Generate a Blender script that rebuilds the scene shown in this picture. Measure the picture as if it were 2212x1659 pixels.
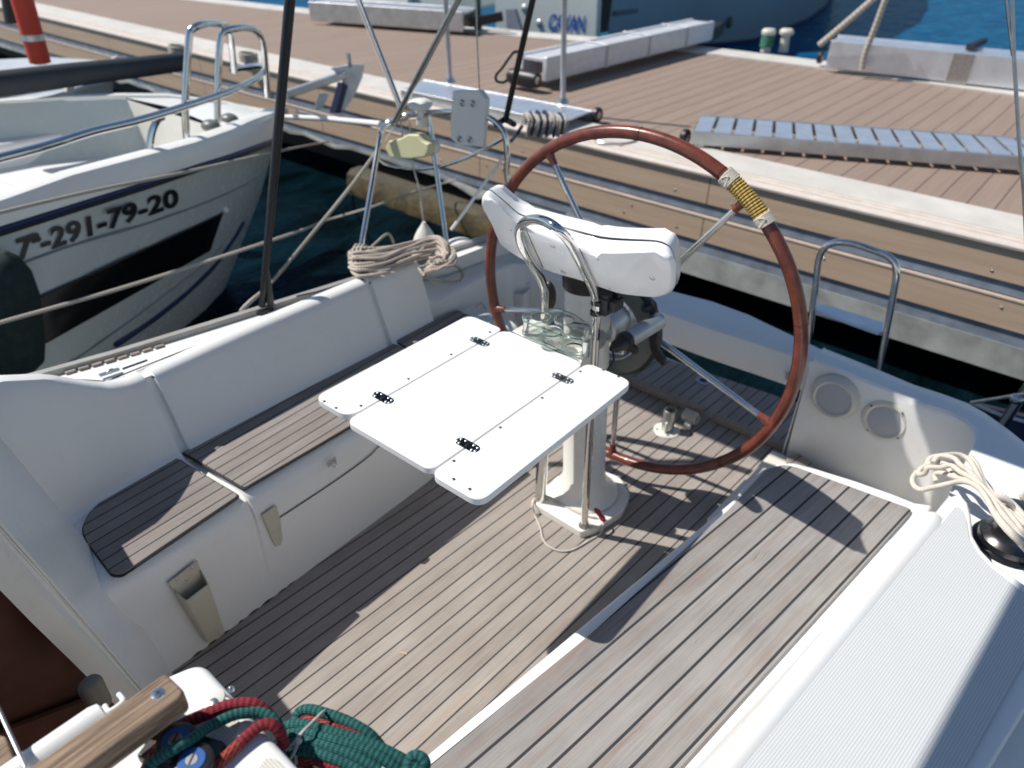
import bpy, math, random
from mathutils import Vector, Matrix
from mathutils.bvhtree import BVHTree
random.seed(4)
R = math.radians
V = Vector
scene = bpy.context.scene
for o in list(bpy.data.objects): bpy.data.objects.remove(o)

# ------------------------------------------------------------------ camera
# pixel units below: the photograph at 2212 x 1659
CX, CY = 1106., 829.5
VX, VY = (2668., -201.), (-1290., -290.)
FP = math.sqrt(-((VX[0]-CX)*(VY[0]-CX)+(VX[1]-CY)*(VY[1]-CY)))
def cdir(u, v): return V(((u-CX)/FP, -(v-CY)/FP, -1.)).normalized()
_X = cdir(*VX); _Y = cdir(*VY); _Y = (_Y-_X*_X.dot(_Y)).normalized(); _Z = _X.cross(_Y)
ROT = Matrix((_X, _Y, _Z))
EYE = V((0, 0, 1.9))
def ray(u, v): return ROT @ cdir(u, v)
def pz(u, v, z): r = ray(u, v); return EYE+r*((z-EYE.z)/r.z)
def px(u, v, x): r = ray(u, v); return EYE+r*((x-EYE.x)/r.x)
def py(u, v, y): r = ray(u, v); return EYE+r*((y-EYE.y)/r.y)
def ofs(u, v, pt, n):                       # point of the plane through pt with normal n
    r = ray(u, v); return EYE+r*((V(pt)-EYE).dot(V(n))/r.dot(V(n)))
cam_d = bpy.data.cameras.new('camera'); cam = bpy.data.objects.new('camera', cam_d)
scene.collection.objects.link(cam); scene.camera = cam
cam.matrix_world = Matrix.Translation(EYE) @ ROT.to_4x4()
cam_d.sensor_width = 36; cam_d.lens = 36*FP/2212; cam_d.clip_start = .05; cam_d.clip_end = 2000
cam_d.dof.use_dof = True; cam_d.dof.focus_distance = 1.5
cam_d.dof.aperture_fstop = cam_d.lens/1000/0.0082

# ------------------------------------------------------------------ light
SUN = V((.34, -.725, -1.)).normalized()     # the way the light travels
w = bpy.data.worlds.new('World'); scene.world = w; w.use_nodes = True
nt = w.node_tree; nt.nodes.clear()
sky = nt.nodes.new('ShaderNodeTexSky'); sky.sky_type = 'NISHITA'; sky.sun_disc = False
sky.sun_elevation = math.asin(-SUN.z); sky.sun_rotation = math.atan2(-SUN.x, -SUN.y)
sky.air_density = 1.0; sky.dust_density = .25; sky.ozone_density = 1.0
bg = nt.nodes.new('ShaderNodeBackground'); bg.inputs[1].default_value = .075
wo = nt.nodes.new('ShaderNodeOutputWorld')
nt.links.new(sky.outputs[0], bg.inputs[0]); nt.links.new(bg.outputs[0], wo.inputs[0])
sl = bpy.data.lights.new('sun', 'SUN'); sl.energy = 4.2; sl.angle = R(.55); sl.color = (1, .955, .89)
so = bpy.data.objects.new('sun', sl); scene.collection.objects.link(so)
so.rotation_euler = SUN.to_track_quat('-Z', 'Y').to_euler()
scene.view_settings.view_transform = 'Standard'; scene.view_settings.look = 'None'
scene.view_settings.exposure = 0.36; scene.view_settings.gamma = 1
scene.cycles.max_bounces = 8; scene.cycles.transparent_max_bounces = 8

# ------------------------------------------------------------------ materials
class N:
    def __init__(s, name):
        s.m = bpy.data.materials.new(name); s.m.use_nodes = True; s.t = s.m.node_tree
        s.b = s.t.nodes['Principled BSDF']
    def n(s, typ, **k):
        x = s.t.nodes.new('ShaderNode'+typ)
        for a, b in k.items(): setattr(x, a, b)
        return x
    def l(s, a, b): s.t.links.new(a, b)
    def v(s, sock, val):
        if isinstance(val, bpy.types.NodeSocket): s.l(val, sock)
        else: sock.default_value = val
    def math(s, op, a, b=0., c=None):
        x = s.n('Math', operation=op); s.v(x.inputs[0], a); s.v(x.inputs[1], b)
        if c is not None: s.v(x.inputs[2], c)
        return x.outputs[0]
    def mix(s, f, a, b):
        x = s.n('Mix', data_type='RGBA'); s.v(x.inputs[0], f)
        for i, q in ((6, a), (7, b)):
            if isinstance(q, (tuple, list)): q = (*q, 1) if len(q) == 3 else q
            s.v(x.inputs[i], q)
        return x.outputs[2]
    def ramp(s, f, a, b):
        x = s.n('MapRange'); s.v(x.inputs[0], f); x.inputs[1].default_value = a; x.inputs[2].default_value = b
        return x.outputs[0]
    def noise(s, vec, scale, detail=3, rough=.55, dist=0):
        x = s.n('TexNoise'); x.inputs['Scale'].default_value = scale; x.inputs['Detail'].default_value = detail
        x.inputs['Roughness'].default_value = rough; x.inputs['Distortion'].default_value = dist
        if vec is not None: s.l(vec, x.inputs['Vector'])
        return x.outputs[0]
    def obj(s, rot=0, scale=(1, 1, 1)):
        c = s.n('TexCoord'); m = s.n('Mapping'); s.l(c.outputs['Object'], m.inputs[0])
        m.inputs['Rotation'].default_value = (0, 0, rot); m.inputs['Scale'].default_value = scale
        return m.outputs[0]
    def bump(s, h, strength=.3, dist=.002):
        x = s.n('Bump'); x.inputs['Strength'].default_value = strength; x.inputs['Distance'].default_value = dist
        s.l(h, x.inputs['Height']); s.l(x.outputs[0], s.b.inputs['Normal'])
    def base(s, c, rough=.5, metal=0., coat=0., spec=None):
        if isinstance(c, (tuple, list)): c = (*c, 1)
        s.v(s.b.inputs['Base Color'], c); s.v(s.b.inputs['Roughness'], rough)
        s.b.inputs['Metallic'].default_value = metal; s.b.inputs['Coat Weight'].default_value = coat
        if spec is not None: s.b.inputs['Specular IOR Level'].default_value = spec
        return s.m

def plain(name, c, rough=.5, metal=0., var=.12, scale=14, bump=0., coat=0., bscale=None):
    q = N(name); o = q.obj(); f = q.noise(o, scale, 4)
    c2 = tuple(x*(1-var) for x in c); c1 = tuple(min(1, x*(1+var*.5)) for x in c)
    q.base(q.mix(q.ramp(f, .3, .7), c2, c1), rough, metal, coat)
    if bump: q.bump(q.noise(o, bscale or scale*6, 3), bump, .001)
    return q.m

def gelcoat(name, c, dirt=.25, rough=.28):
    q = N(name); o = q.obj()
    a = q.ramp(q.noise(o, 2.3, 4, .6), .35, .8); b = q.ramp(q.noise(o, 26, 5, .7), .52, .8)
    d = tuple(x*y for x, y in zip(c, (.88, .86, .80))); e = tuple(x*y for x, y in zip(c, (.70, .66, .57)))
    col = q.mix(q.math('MULTIPLY', a, dirt*1.6), c, d)
    col = q.mix(q.math('MULTIPLY', b, dirt*.5), col, e)
    q.base(col, q.math('ADD', q.math('MULTIPLY', b, .25), rough)); q.bump(q.noise(o, 9, 2), .05, .01)
    return q.m

def teak(name, spacing, ang, off=0., light=(.36, .315, .275), dark=(.20, .168, .142), seam=.0042, warm=0., knots=0.):
    q = N(name); o = q.obj(-ang)
    sp = q.n('SeparateXYZ'); q.l(o, sp.inputs[0])
    yy = q.math('DIVIDE', q.math('ADD', sp.outputs[1], off), spacing)
    wob = q.math('MULTIPLY', q.math('SUBTRACT', q.noise(q.obj(-ang, (3, 3, 3)), 2.0, 2), .5), .035)
    yy = q.math('ADD', yy, wob)
    fr = q.math('FRACT', yy); idn = q.math('FLOOR', yy)
    edge = q.math('ABSOLUTE', q.math('SUBTRACT', fr, .5))
    sm = q.ramp(edge, .5-seam/spacing*.62, .5-seam/spacing*.38)
    cv = q.n('CombineXYZ'); q.l(q.math('MULTIPLY', sp.outputs[0], 1.), cv.inputs[0]); q.l(sp.outputs[1], cv.inputs[1]); q.l(q.math('MULTIPLY', idn, 3.7), cv.inputs[2])
    def st(sx, sy, scale, det=5, dist=0.):
        m = q.n('Mapping'); q.l(cv.outputs[0], m.inputs[0]); m.inputs['Scale'].default_value = (sx, sy, 1)
        return q.noise(m.outputs[0], scale, det, .65, dist)
    g1 = st(1.2, 45, 3.2, 6, .6); g2 = st(6, 260, 1.6, 4); g3 = st(2.2, 5, 1.3, 4)
    wn = q.n('TexWhiteNoise', noise_dimensions='1D'); q.l(idn, wn.inputs['W'])
    f = q.math('ADD', q.math('MULTIPLY', q.ramp(g1, .3, .72), .5), q.math('MULTIPLY', q.ramp(g2, .3, .7), .28))
    f = q.math('ADD', f, q.math('MULTIPLY', q.ramp(g3, .3, .7), .34))
    f = q.math('ADD', f, q.math('MULTIPLY', q.math('SUBTRACT', wn.outputs[0], .5), .34))
    f = q.math('SUBTRACT', f, .06)
    col = q.mix(f, dark, light)
    rd = tuple(x*y for x, y in zip(dark, (1.32, .98, .86)))
    col = q.mix(q.math('MULTIPLY', q.ramp(st(1.6, 22, 1.7, 3), .52, .72), .38+warm), col, rd)
    gp = q.ramp(q.noise(q.obj(-ang), 420, 2), .66, .74)
    col = q.mix(q.math('MULTIPLY', gp, .45), col, tuple(x*.35 for x in dark))
    if knots:
        wv = q.n('TexWave', wave_type='BANDS', bands_direction='Y'); m = q.n('Mapping'); q.l(cv.outputs[0], m.inputs[0])
        m.inputs['Scale'].default_value = (2.2, 9, 1); q.l(m.outputs[0], wv.inputs[0])
        wv.inputs['Scale'].default_value = 6; wv.inputs['Distortion'].default_value = 9; wv.inputs['Detail'].default_value = 2; wv.inputs['Detail Scale'].default_value = .8
        msk = q.math('MULTIPLY', q.ramp(g3, .58, .68), q.ramp(wv.outputs[0], .5, .9))
        col = q.mix(q.math('MULTIPLY', msk, knots), col, tuple(x*.62 for x in dark))
    col = q.mix(q.math('MULTIPLY', q.ramp(q.noise(q.obj(0), 6, 4), .3, .7), .22), col, tuple(x*1.35 for x in light))
    col = q.mix(sm, col, (.040, .041, .045))
    q.base(col, .78, spec=.25)
    h = q.math('SUBTRACT', q.math('MULTIPLY', q.math('ADD', g2, g1), .35), sm)
    q.bump(h, .55, .0022)
    return q.m

def rope(name, c1, c2, nu=6, k=2.2, fleck=None, rough=.8):
    q = N(name); c = q.n('TexCoord'); sp = q.n('SeparateXYZ'); q.l(c.outputs['UV'], sp.inputs[0])
    u, v = sp.outputs[0], sp.outputs[1]
    a = q.math('SINE', q.math('MULTIPLY', q.math('ADD', q.math('MULTIPLY', u, nu), q.math('MULTIPLY', v, k)), 2*math.pi))
    b = q.math('SINE', q.math('MULTIPLY', q.math('SUBTRACT', q.math('MULTIPLY', u, nu), q.math('MULTIPLY', v, k)), 2*math.pi))
    p = q.math('MULTIPLY', a, b); f = q.ramp(p, -.6, .7)
    f = q.math('MULTIPLY', f, q.ramp(q.noise(q.obj(), 160, 3), .1, .55))
    col = q.mix(f, c2, c1)
    if fleck:
        fl = q.math('MULTIPLY', q.ramp(a, .6, .8), q.ramp(q.math('SINE', q.math('MULTIPLY', v, 1.9)), .35, .6))
        col = q.mix(fl, col, fleck)
    q.base(col, rough, spec=.3); q.bump(p, .5, .001)
    return q.m

WHITE = gelcoat('gelcoat_white', (.80, .80, .785), .3)
CREAM = gelcoat('gelcoat_cream', (.74, .725, .67), .6)
BEIGE = gelcoat('aged_plastic_beige', (.58, .55, .46), .9, .45)
TABLE = gelcoat('table_plastic', (.80, .80, .795), .22, .3)
PODM = gelcoat('pod_gelcoat', (.82, .82, .835), .05, .16)
PAINT = gelcoat('painted_post', (.78, .765, .71), .3, .25)
YELLOWED = gelcoat('yellowed_plastic', (.66, .64, .40), .5, .4)
HULLN = gelcoat('neighbour_hull', (.52, .57, .56), .15, .22)
CHROME = plain('polished_steel', (.72, .72, .71), .09, 1., .06, 30)
STEEL = plain('brushed_steel', (.52, .53, .54), .3, 1., .2, 40)
ALU = plain('aluminium', (.58, .59, .60), .42, .85, .18, 9)
ALUTREAD = plain('aluminium_tread', (.78, .82, .88), .36, .8, .12, 9)
BLACK = plain('black_plastic', (.012, .012, .014), .42, 0, .3, 60, .2)
BLACKROD = plain('black_carbon_rod', (.01, .01, .012), .3)
DARKGAP = plain('black_sealant', (.012, .014, .02), .6)
GREYDRUM = plain('grey_drum_plastic', (.13, .14, .13), .42, 0, .2, 20)
LEATHER = plain('wheel_leather', (.185, .046, .027), .3, 0, .45, 22, .35, .35)
MAHOG = plain('dark_mahogany', (.10, .030, .013), .5, 0, .5, 7)
INTERIOR = plain('cabin_dark', (.012, .009, .008), .7)
REDP = plain('red_plastic', (.42, .03, .045), .4)
BLUEP = plain('blue_anodised', (.03, .11, .34), .32, .2)
ORANGE = plain('orange_fabric', (.55, .045, .02), .6)
NAVY = plain('navy_paint', (.012, .022, .075), .4)
GREYHULL = gelcoat('grey_blue_hull', (.20, .27, .32), .2, .3)
FENDER = plain('fender_cover', (.008, .022, .022), .85, 0, .4, 30, .5)
TINT = plain('tinted_window', (.003, .0035, .004), .35)
SPKGREY = plain('speaker_mesh', (.42, .43, .46), .6, 0, .1, 300, .8)
SPKRING = gelcoat('speaker_ring', (.62, .60, .53), .6, .4)
CONC = plain('dock_concrete', (.40, .41, .38), .85, 0, .35, 6, .5, 0, 60)
CONCD = plain('dock_band_sky_tint', (.25, .29, .35), .8, 0, .3, 10)  # bluish sky reflection put into the base colour
DECKEDGE = plain('dock_edge_cream', (.60, .57, .52), .6, 0, .12, 5)
LIPALU = plain('dock_lip', (.70, .62, .55), .5, .0, .1, 12)
ROCK = None
ROPE_G = rope('rope_green', (.030, .17, .15), (.004, .035, .038), 8, 3.4)
ROPE_R = rope('rope_red', (.34, .035, .045), (.10, .008, .014), 8, 3.4, fleck=(.42, .12, .04))
ROPE_W = rope('rope_cream', (.78, .72, .63), (.58, .52, .44), 8, 4.2)
ROPE_F = rope('rope_flecked', (.74, .67, .55), (.13, .12, .10), 4, 1.3)
ROPE_P = rope('rope_pinkish', (.70, .62, .54), (.36, .29, .25))
TWINE = rope('thin_cord', (.72, .68, .62), (.46, .42, .38))
ROPE_Y = rope('yellow_cord', (.72, .52, .16), (.34, .22, .05), 3, .8)
ROPE_M = rope('mooring_rope', (.62, .57, .50), (.32, .29, .25))

def m_nonskid():
    q = N('nonskid_gelcoat'); o = q.obj(.125); sp = q.n('SeparateXYZ'); q.l(o, sp.inputs[0])
    a = q.math('SINE', q.math('MULTIPLY', sp.outputs[1], 2*math.pi/.0054))
    b = q.math('SINE', q.math('MULTIPLY', sp.outputs[0], 2*math.pi/.0045))
    h = q.ramp(q.math('ADD', a, q.math('MULTIPLY', b, .25)), -.9, .5)
    n = q.ramp(q.noise(q.obj(), 5, 4), .3, .8)
    col = q.mix(h, (.50, .515, .52), (.62, .64, .64)); col = q.mix(q.math('MULTIPLY', n, .25), col, (.50, .51, .50))
    q.base(col, .55); q.bump(h, .3, .0008); return q.m
NONSKID = m_nonskid()

def m_diamond():
    q = N('diamond_nonskid'); o = q.obj(R(45)); sp = q.n('SeparateXYZ'); q.l(o, sp.inputs[0])
    a = q.math('SINE', q.math('MULTIPLY', sp.outputs[0], 2*math.pi/.0055)); b = q.math('SINE', q.math('MULTIPLY', sp.outputs[1], 2*math.pi/.0055))
    h = q.ramp(q.math('MULTIPLY', a, b), -.3, .3)
    q.base(q.mix(h, (.5, .49, .40), (.76, .75, .68)), .5); q.bump(h, .6, .0015); return q.m
DIAMOND = m_diamond()

def m_dockdeck():
    q = N('composite_decking'); o = q.obj(-.0); sp = q.n('SeparateXYZ'); q.l(o, sp.inputs[0])
    yy = q.math('DIVIDE', sp.outputs[1], .145); fr = q.math('FRACT', yy)
    wn = q.n('TexWhiteNoise', noise_dimensions='1D'); q.l(q.math('FLOOR', yy), wn.inputs['W'])
    sm = q.ramp(q.math('ABSOLUTE', q.math('SUBTRACT', fr, .5)), .468, .482)
    gro = q.ramp(q.math('ABSOLUTE', q.math('SUBTRACT', q.math('FRACT', q.math('MULTIPLY', yy, 2)), .5)), .46, .49)
    n = q.ramp(q.noise(q.obj(0, (.6, 6, 1)), 2.4, 4), .3, .7)
    col = q.mix(q.math('ADD', q.math('MULTIPLY', n, .6), q.math('MULTIPLY', wn.outputs[0], .35)), (.245, .178, .138), (.30, .225, .178))
    col = q.mix(q.math('MULTIPLY', gro, .35), col, (.40, .31, .25))
    col = q.mix(sm, col, (.10, .07, .055))
    q.base(col, .75); q.bump(q.math('SUBTRACT', 1., sm), .6, .004); return q.m
DOCKDECK = m_dockdeck()

def m_fascia():
    q = N('composite_fascia'); o = q.obj(0, (1, .5, 9)); n = q.ramp(q.noise(o, 3, 5), .3, .7)
    sp = q.n('SeparateXYZ'); q.l(q.obj(), sp.inputs[0])
    j = q.ramp(q.math('ABSOLUTE', q.math('SUBTRACT', q.math('FRACT', q.math('DIVIDE', sp.outputs[1], 1.92)), .5)), .4975, .499)
    col = q.mix(n, (.50, .36, .245), (.60, .445, .315)); col = q.mix(j, col, (.05, .035, .03))
    q.base(col, .6); return q.m
FASCIA = m_fascia()

def m_water():
    q = N('harbour_water'); o = q.obj()
    n1 = q.noise(q.obj(.3, (1, 1.8, 1)), 1.5, 4, .55, .4); n2 = q.noise(q.obj(-.4, (1, 2.4, 1)), 6.5, 3, .5, .3); n3 = q.noise(o, .35, 2)
    h = q.math('ADD', q.math('MULTIPLY', n1, 1.), q.math('MULTIPLY', n2, .3))
    sp = q.n('SeparateXYZ'); q.l(o, sp.inputs[0])
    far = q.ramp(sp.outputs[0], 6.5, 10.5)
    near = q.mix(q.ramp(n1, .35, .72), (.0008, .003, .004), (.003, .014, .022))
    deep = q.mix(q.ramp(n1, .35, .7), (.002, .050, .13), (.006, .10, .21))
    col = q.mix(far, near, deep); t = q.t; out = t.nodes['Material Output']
    bp_ = q.n('Bump'); bp_.inputs['Strength'].default_value = .85; bp_.inputs['Distance'].default_value = .08; q.l(h, bp_.inputs['Height'])
    df = q.n('BsdfDiffuse'); q.l(col, df.inputs[0]); q.l(bp_.outputs[0], df.inputs['Normal'])
    gl = q.n('BsdfGlossy'); gl.inputs['Roughness'].default_value = .12; q.l(bp_.outputs[0], gl.inputs['Normal']); gl.inputs[0].default_value = (.42, .70, 1, 1)
    fr = q.n('Fresnel'); fr.inputs[0].default_value = 1.33; q.l(bp_.outputs[0], fr.inputs['Normal'])
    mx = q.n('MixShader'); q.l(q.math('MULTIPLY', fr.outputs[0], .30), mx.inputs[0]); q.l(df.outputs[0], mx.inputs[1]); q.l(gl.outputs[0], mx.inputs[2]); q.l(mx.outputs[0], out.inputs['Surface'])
    return q.m
WATER = m_water()

def m_rock():
    q = N('algae_block'); o = q.obj(); f = q.ramp(q.noise(o, 7, 6, .7), .35, .68); g = q.ramp(q.noise(o, 26, 5, .7), .45, .7)
    sp = q.n('SeparateXYZ'); q.l(o, sp.inputs[0]); hz = q.ramp(sp.outputs[2], -.36, -.22)
    c = q.mix(f, (.035, .028, .013), (.20, .14, .045)); c = q.mix(hz, c, (.075, .068, .05)); c = q.mix(q.math('MULTIPLY', g, .5), c, (.04, .04, .02))
    q.base(c, .8); q.bump(q.noise(o, 20, 6, .7), .8, .02); return q.m
ROCK = m_rock()

def m_acrylic():
    q = N('clear_acrylic'); b = q.b; b.inputs['Base Color'].default_value = (.93, .975, .96, 1); b.inputs['Roughness'].default_value = .04
    b.inputs['Transmission Weight'].default_value = 1; b.inputs['IOR'].default_value = 1.35; return q.m
ACRYL = m_acrylic()

def m_grain(name, c1, c2, rot=0.):
    q = N(name); g = q.noise(q.obj(rot, (2.2, 90, 30)), 2.6, 6, .7, .3); h = q.noise(q.obj(rot, (8, 320, 100)), 1.6, 3)
    f = q.math('ADD', q.math('MULTIPLY', q.ramp(g, .38, .62), .65), q.math('MULTIPLY', q.ramp(h, .3, .7), .35))
    q.base(q.mix(f, c1, c2), .6, spec=.35); q.bump(f, .6, .0015); return q.m
HANDWOOD = m_grain('oiled_teak', (.060, .030, .017), (.40, .285, .19))
STRIPWOOD = m_grain('foot_brace_teak', (.20, .16, .13), (.40, .34, .285), R(90))

# ------------------------------------------------------------------ mesh builder
def cat(pts, per=6, closed=False):
    pts = [V(p) for p in pts]; n = len(pts); out = []
    for i in range(n if closed else n-1):
        a, b, c, d = (pts[(i-1) % n], pts[i], pts[(i+1) % n], pts[(i+2) % n]) if closed else (pts[max(i-1, 0)], pts[i], pts[i+1], pts[min(i+2, n-1)])
        for k in range(per):
            t = k/per
            out.append(.5*((2*b)+(c-a)*t+(2*a-5*b+4*c-d)*t*t+(3*b-a-3*c+d)*t**3))
    if not closed: out.append(pts[-1])
    return out

def rpoly(pts, r, seg=5):
    """2D polygon with rounded corners; r one radius or a list"""
    n = len(pts); out = []
    for i in range(n):
        p0, p, p1 = V(pts[i-1]), V(pts[i]), V(pts[(i+1) % n]); rr = r[i] if isinstance(r, (list, tuple)) else r
        a, b = (p0-p), (p1-p); la, lb = a.length, b.length
        if rr <= 0: out.append(p); continue
        a.normalize(); b.normalize(); th = a.angle(b); d = min(rr/math.tan(th/2), la*.49, lb*.49)
        s, e = p+a*d, p+b*d
        for k in range(seg+1):
            t = k/seg; out.append(s*(1-t)**2+p*2*t*(1-t)+e*t*t)
    return out

class MB:
    def __init__(s): s.v = []; s.f = []; s.uv = {}
    def add(s, vs, fs):
        o = len(s.v); s.v += [V(x) for x in vs]; s.f += [tuple(o+i for i in f) for f in fs]; return s
    def box(s, c, size, rot=None):
        c = V(c); M = rot.to_3x3() if isinstance(rot, Matrix) else (Matrix.Rotation(rot, 3, 'Z') if rot else Matrix.Identity(3))
        vs = [c+M @ V((x*size[0]/2, y*size[1]/2, z*size[2]/2)) for x in (-1, 1) for y in (-1, 1) for z in (-1, 1)]
        return s.add(vs, [(0, 1, 3, 2), (4, 6, 7, 5), (0, 4, 5, 1), (2, 3, 7, 6), (0, 2, 6, 4), (1, 5, 7, 3)])
    def beam(s, a, b, wd, h, up=(0, 0, 1)):
        a, b = V(a), V(b); x = (b-a).normalized(); y = V(up).cross(x).normalized(); z = x.cross(y)
        return s.box((a+b)/2, ((b-a).length, wd, h), Matrix((x, y, z)).transposed())
    def tube(s, pts, r, n=10, closed=False, caps=True, flat=1.):
        pts = [V(p) for p in pts]; m = len(pts); rr = r if isinstance(r, (list, tuple)) else [r]*m
        T = []
        for i in range(m):
            a = pts[(i-1) % m] if (closed or i) else pts[0]; b = pts[(i+1) % m] if (closed or i < m-1) else pts[-1]
            t = (b-a); T.append(t.normalized() if t.length > 1e-9 else V((1, 0, 0)))
        u = T[0].orthogonal().normalized(); o = len(s.v); L = 0; base = r if not isinstance(r, (list, tuple)) else max(r)
        for i in range(m):
            if i: u = (u-T[i]*u.dot(T[i])).normalized(); L += (pts[i]-pts[i-1]).length
            w_ = T[i].cross(u)
            for k in range(n):
                a = 2*math.pi*k/n; s.v.append(pts[i]+(u*math.cos(a)+w_*math.sin(a)*flat)*rr[i])
        Ls = [0]
        for i in range(1, m): Ls.append(Ls[-1]+(pts[i]-pts[i-1]).length)
        tot = Ls[-1]+(pts[0]-pts[-1]).length
        for i in range(m if closed else m-1):
            j = (i+1) % m
            for k in range(n):
                k2 = (k+1) % n; s.uv[len(s.f)] = [(k/n, Ls[i]/base/6.28), ((k+1)/n, Ls[i]/base/6.28), ((k+1)/n, (Ls[j] if j else tot)/base/6.28), (k/n, (Ls[j] if j else tot)/base/6.28)]
                s.f.append((o+i*n+k, o+i*n+k2, o+j*n+k2, o+j*n+k))
        if caps and not closed:
            s.f.append(tuple(o+k for k in range(n))[::-1]); s.f.append(tuple(o+(m-1)*n+k for k in range(n)))
        return s
    def cyl(s, a, b, r0, r1=None, n=24): return s.tube([a, b], [r0, r0 if r1 is None else r1], n)
    def rev(s, prof, c, axis=(0, 0, 1), n=32, arc=None):
        c = V(c); z = V(axis).normalized(); x = z.orthogonal().normalized(); y = z.cross(x); o = len(s.v); m = len(prof)
        for k in range(n):
            a = 2*math.pi*k/n
            for r_, h in prof: s.v.append(c+(x*math.cos(a)+y*math.sin(a))*r_+z*h)
        for k in range(n):
            k2 = (k+1) % n
            for i in range(m-1): s.f.append((o+k*m+i, o+k2*m+i, o+k2*m+i+1, o+k*m+i+1))
        return s
    def ball(s, c, r, n=14, m=9, rot=None):
        r = r if isinstance(r, (list, tuple)) else (r, r, r); c = V(c); o = len(s.v)
        for i in range(m+1):
            for k in range(n):
                p, a = math.pi*i/m, 2*math.pi*k/n
                q = V((math.sin(p)*math.cos(a)*r[0], math.sin(p)*math.sin(a)*r[1], math.cos(p)*r[2]))
                if rot: q = rot @ q
                s.v.append(c+q)
        for i in range(m):
            for k in range(n):
                k2 = (k+1) % n; s.f.append((o+i*n+k, o+(i+1)*n+k, o+(i+1)*n+k2, o+i*n+k2))
        return s
    def prism(s, pts, d):
        """extrude a planar 3D polygon by vector d"""
        n = len(pts); d = V(d); pts = [V(p) for p in pts]
        s.add(pts+[p+d for p in pts], [tuple(range(n))[::-1], tuple(range(n, 2*n))]+[(i, (i+1) % n, n+(i+1) % n, n+i) for i in range(n)]); return s
    def loft(s, rows, closed=False, cap=False):
        m = len(rows[0]); o = len(s.v)
        for r_ in rows: s.v += [V(p) for p in r_]
        for i in range(len(rows)-1):
            for k in range(m if closed else m-1):
                k2 = (k+1) % m; s.f.append((o+i*m+k, o+i*m+k2, o+(i+1)*m+k2, o+(i+1)*m+k))
        if cap:
            s.f.append(tuple(o+k for k in range(m))); s.f.append(tuple(o+(len(rows)-1)*m+k for k in range(m))[::-1])
        return s
    def build(s, name, mat, parent=None, bevel=0., seg=3, sharp=38, solid=0.):
        me = bpy.data.meshes.new(name); me.from_pydata(s.v, [], s.f); me.materials.append(mat)
        if s.uv:
            ul = me.uv_layers.new(name='UVMap')
            for p in me.polygons:
                if p.index in s.uv:
                    for li, c in zip(p.loop_indices, s.uv[p.index]): ul.data[li].uv = c
        import bmesh
        bm = bmesh.new(); bm.from_mesh(me); bmesh.ops.recalc_face_normals(bm, faces=bm.faces); bm.to_mesh(me); bm.free()
        me.polygons.foreach_set('use_smooth', [True]*len(me.polygons)); me.set_sharp_from_angle(angle=R(sharp)); me.update()
        o = bpy.data.objects.new(name, me); scene.collection.objects.link(o)
        if solid:
            md = o.modifiers.new('s', 'SOLIDIFY'); md.thickness = solid; md.offset = -1
        if bevel:
            md = o.modifiers.new('b', 'BEVEL'); md.width = bevel; md.segments = seg; md.limit_method = 'ANGLE'; md.angle_limit = R(38); md.harden_normals = True
        if parent: par(o, parent)
        return o

def par(o, p):
    o.parent = p
    root = p
    while root.parent: root = root.parent
    o.matrix_parent_inverse = (Matrix.Translation(root.location) @ root.rotation_euler.to_matrix().to_4x4()).inverted() if p is root else Matrix.Identity(4)
    return o
def thing(name, label, catg, loc=(0, 0, 0), group=None):
    o = bpy.data.objects.new(name, None); scene.collection.objects.link(o); o.location = V(loc); o.empty_display_size = .05
    return tag(o, label, catg, group)
def tag(o, label, catg=None, group=None):
    o['label'] = label
    if catg: o['category'] = catg
    if group: o['group'] = group
    return o
def curve_plate(name, outer, holes, thick, z, mat, parent):
    """flat plate in the XY plane with holes"""
    cu = bpy.data.curves.new(name, 'CURVE'); cu.dimensions = '2D'; cu.fill_mode = 'BOTH'; cu.extrude = thick/2
    for ring in [outer]+holes:
        sp = cu.splines.new('POLY'); sp.points.add(len(ring)-1); sp.use_cyclic_u = True
        for q, p in zip(sp.points, ring): q.co = (p[0], p[1], 0, 1)
    tmp = bpy.data.objects.new('tmp', cu); scene.collection.objects.link(tmp); tmp.location = (0, 0, 0)
    bpy.context.view_layer.update()
    me = bpy.data.meshes.new_from_object(tmp.evaluated_get(bpy.context.evaluated_depsgraph_get()))
    bpy.data.objects.remove(tmp); me.name = name; me.transform(Matrix.Translation((0, 0, z)))
    me.materials.clear(); me.materials.append(mat)
    o = bpy.data.objects.new(name, me); scene.collection.objects.link(o)
    if parent: par(o, parent)
    return o
def circ(c, r, n=28, r2=None, a=0):
    return [(c[0]+math.cos(2*math.pi*k/n)*r, c[1]+math.sin(2*math.pi*k/n)*(r2 or r)) for k in range(n)]
def lerp(a, b, t): return a+(b-a)*t
def itp(x, tab):
    if x <= tab[0][0]: return tab[0][1]
    for (a, p), (b, q) in zip(tab, tab[1:]):
        if x <= b: return p+(q-p)*(x-a)/(b-a)
    return tab[-1][1]
def screw(parent, p, n=(0, 0, 1), r=.0042, name='screw', mat=None):
    m = MB(); n = V(n).normalized(); p = V(p)
    m.rev([(0, .0016), (r*.5, .0016), (r*.9, .0008), (r, -.001)], p, n, 14)
    x = n.orthogonal().normalized(); 
    o = m.build(name, mat or STEEL, parent)
    return o

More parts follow.
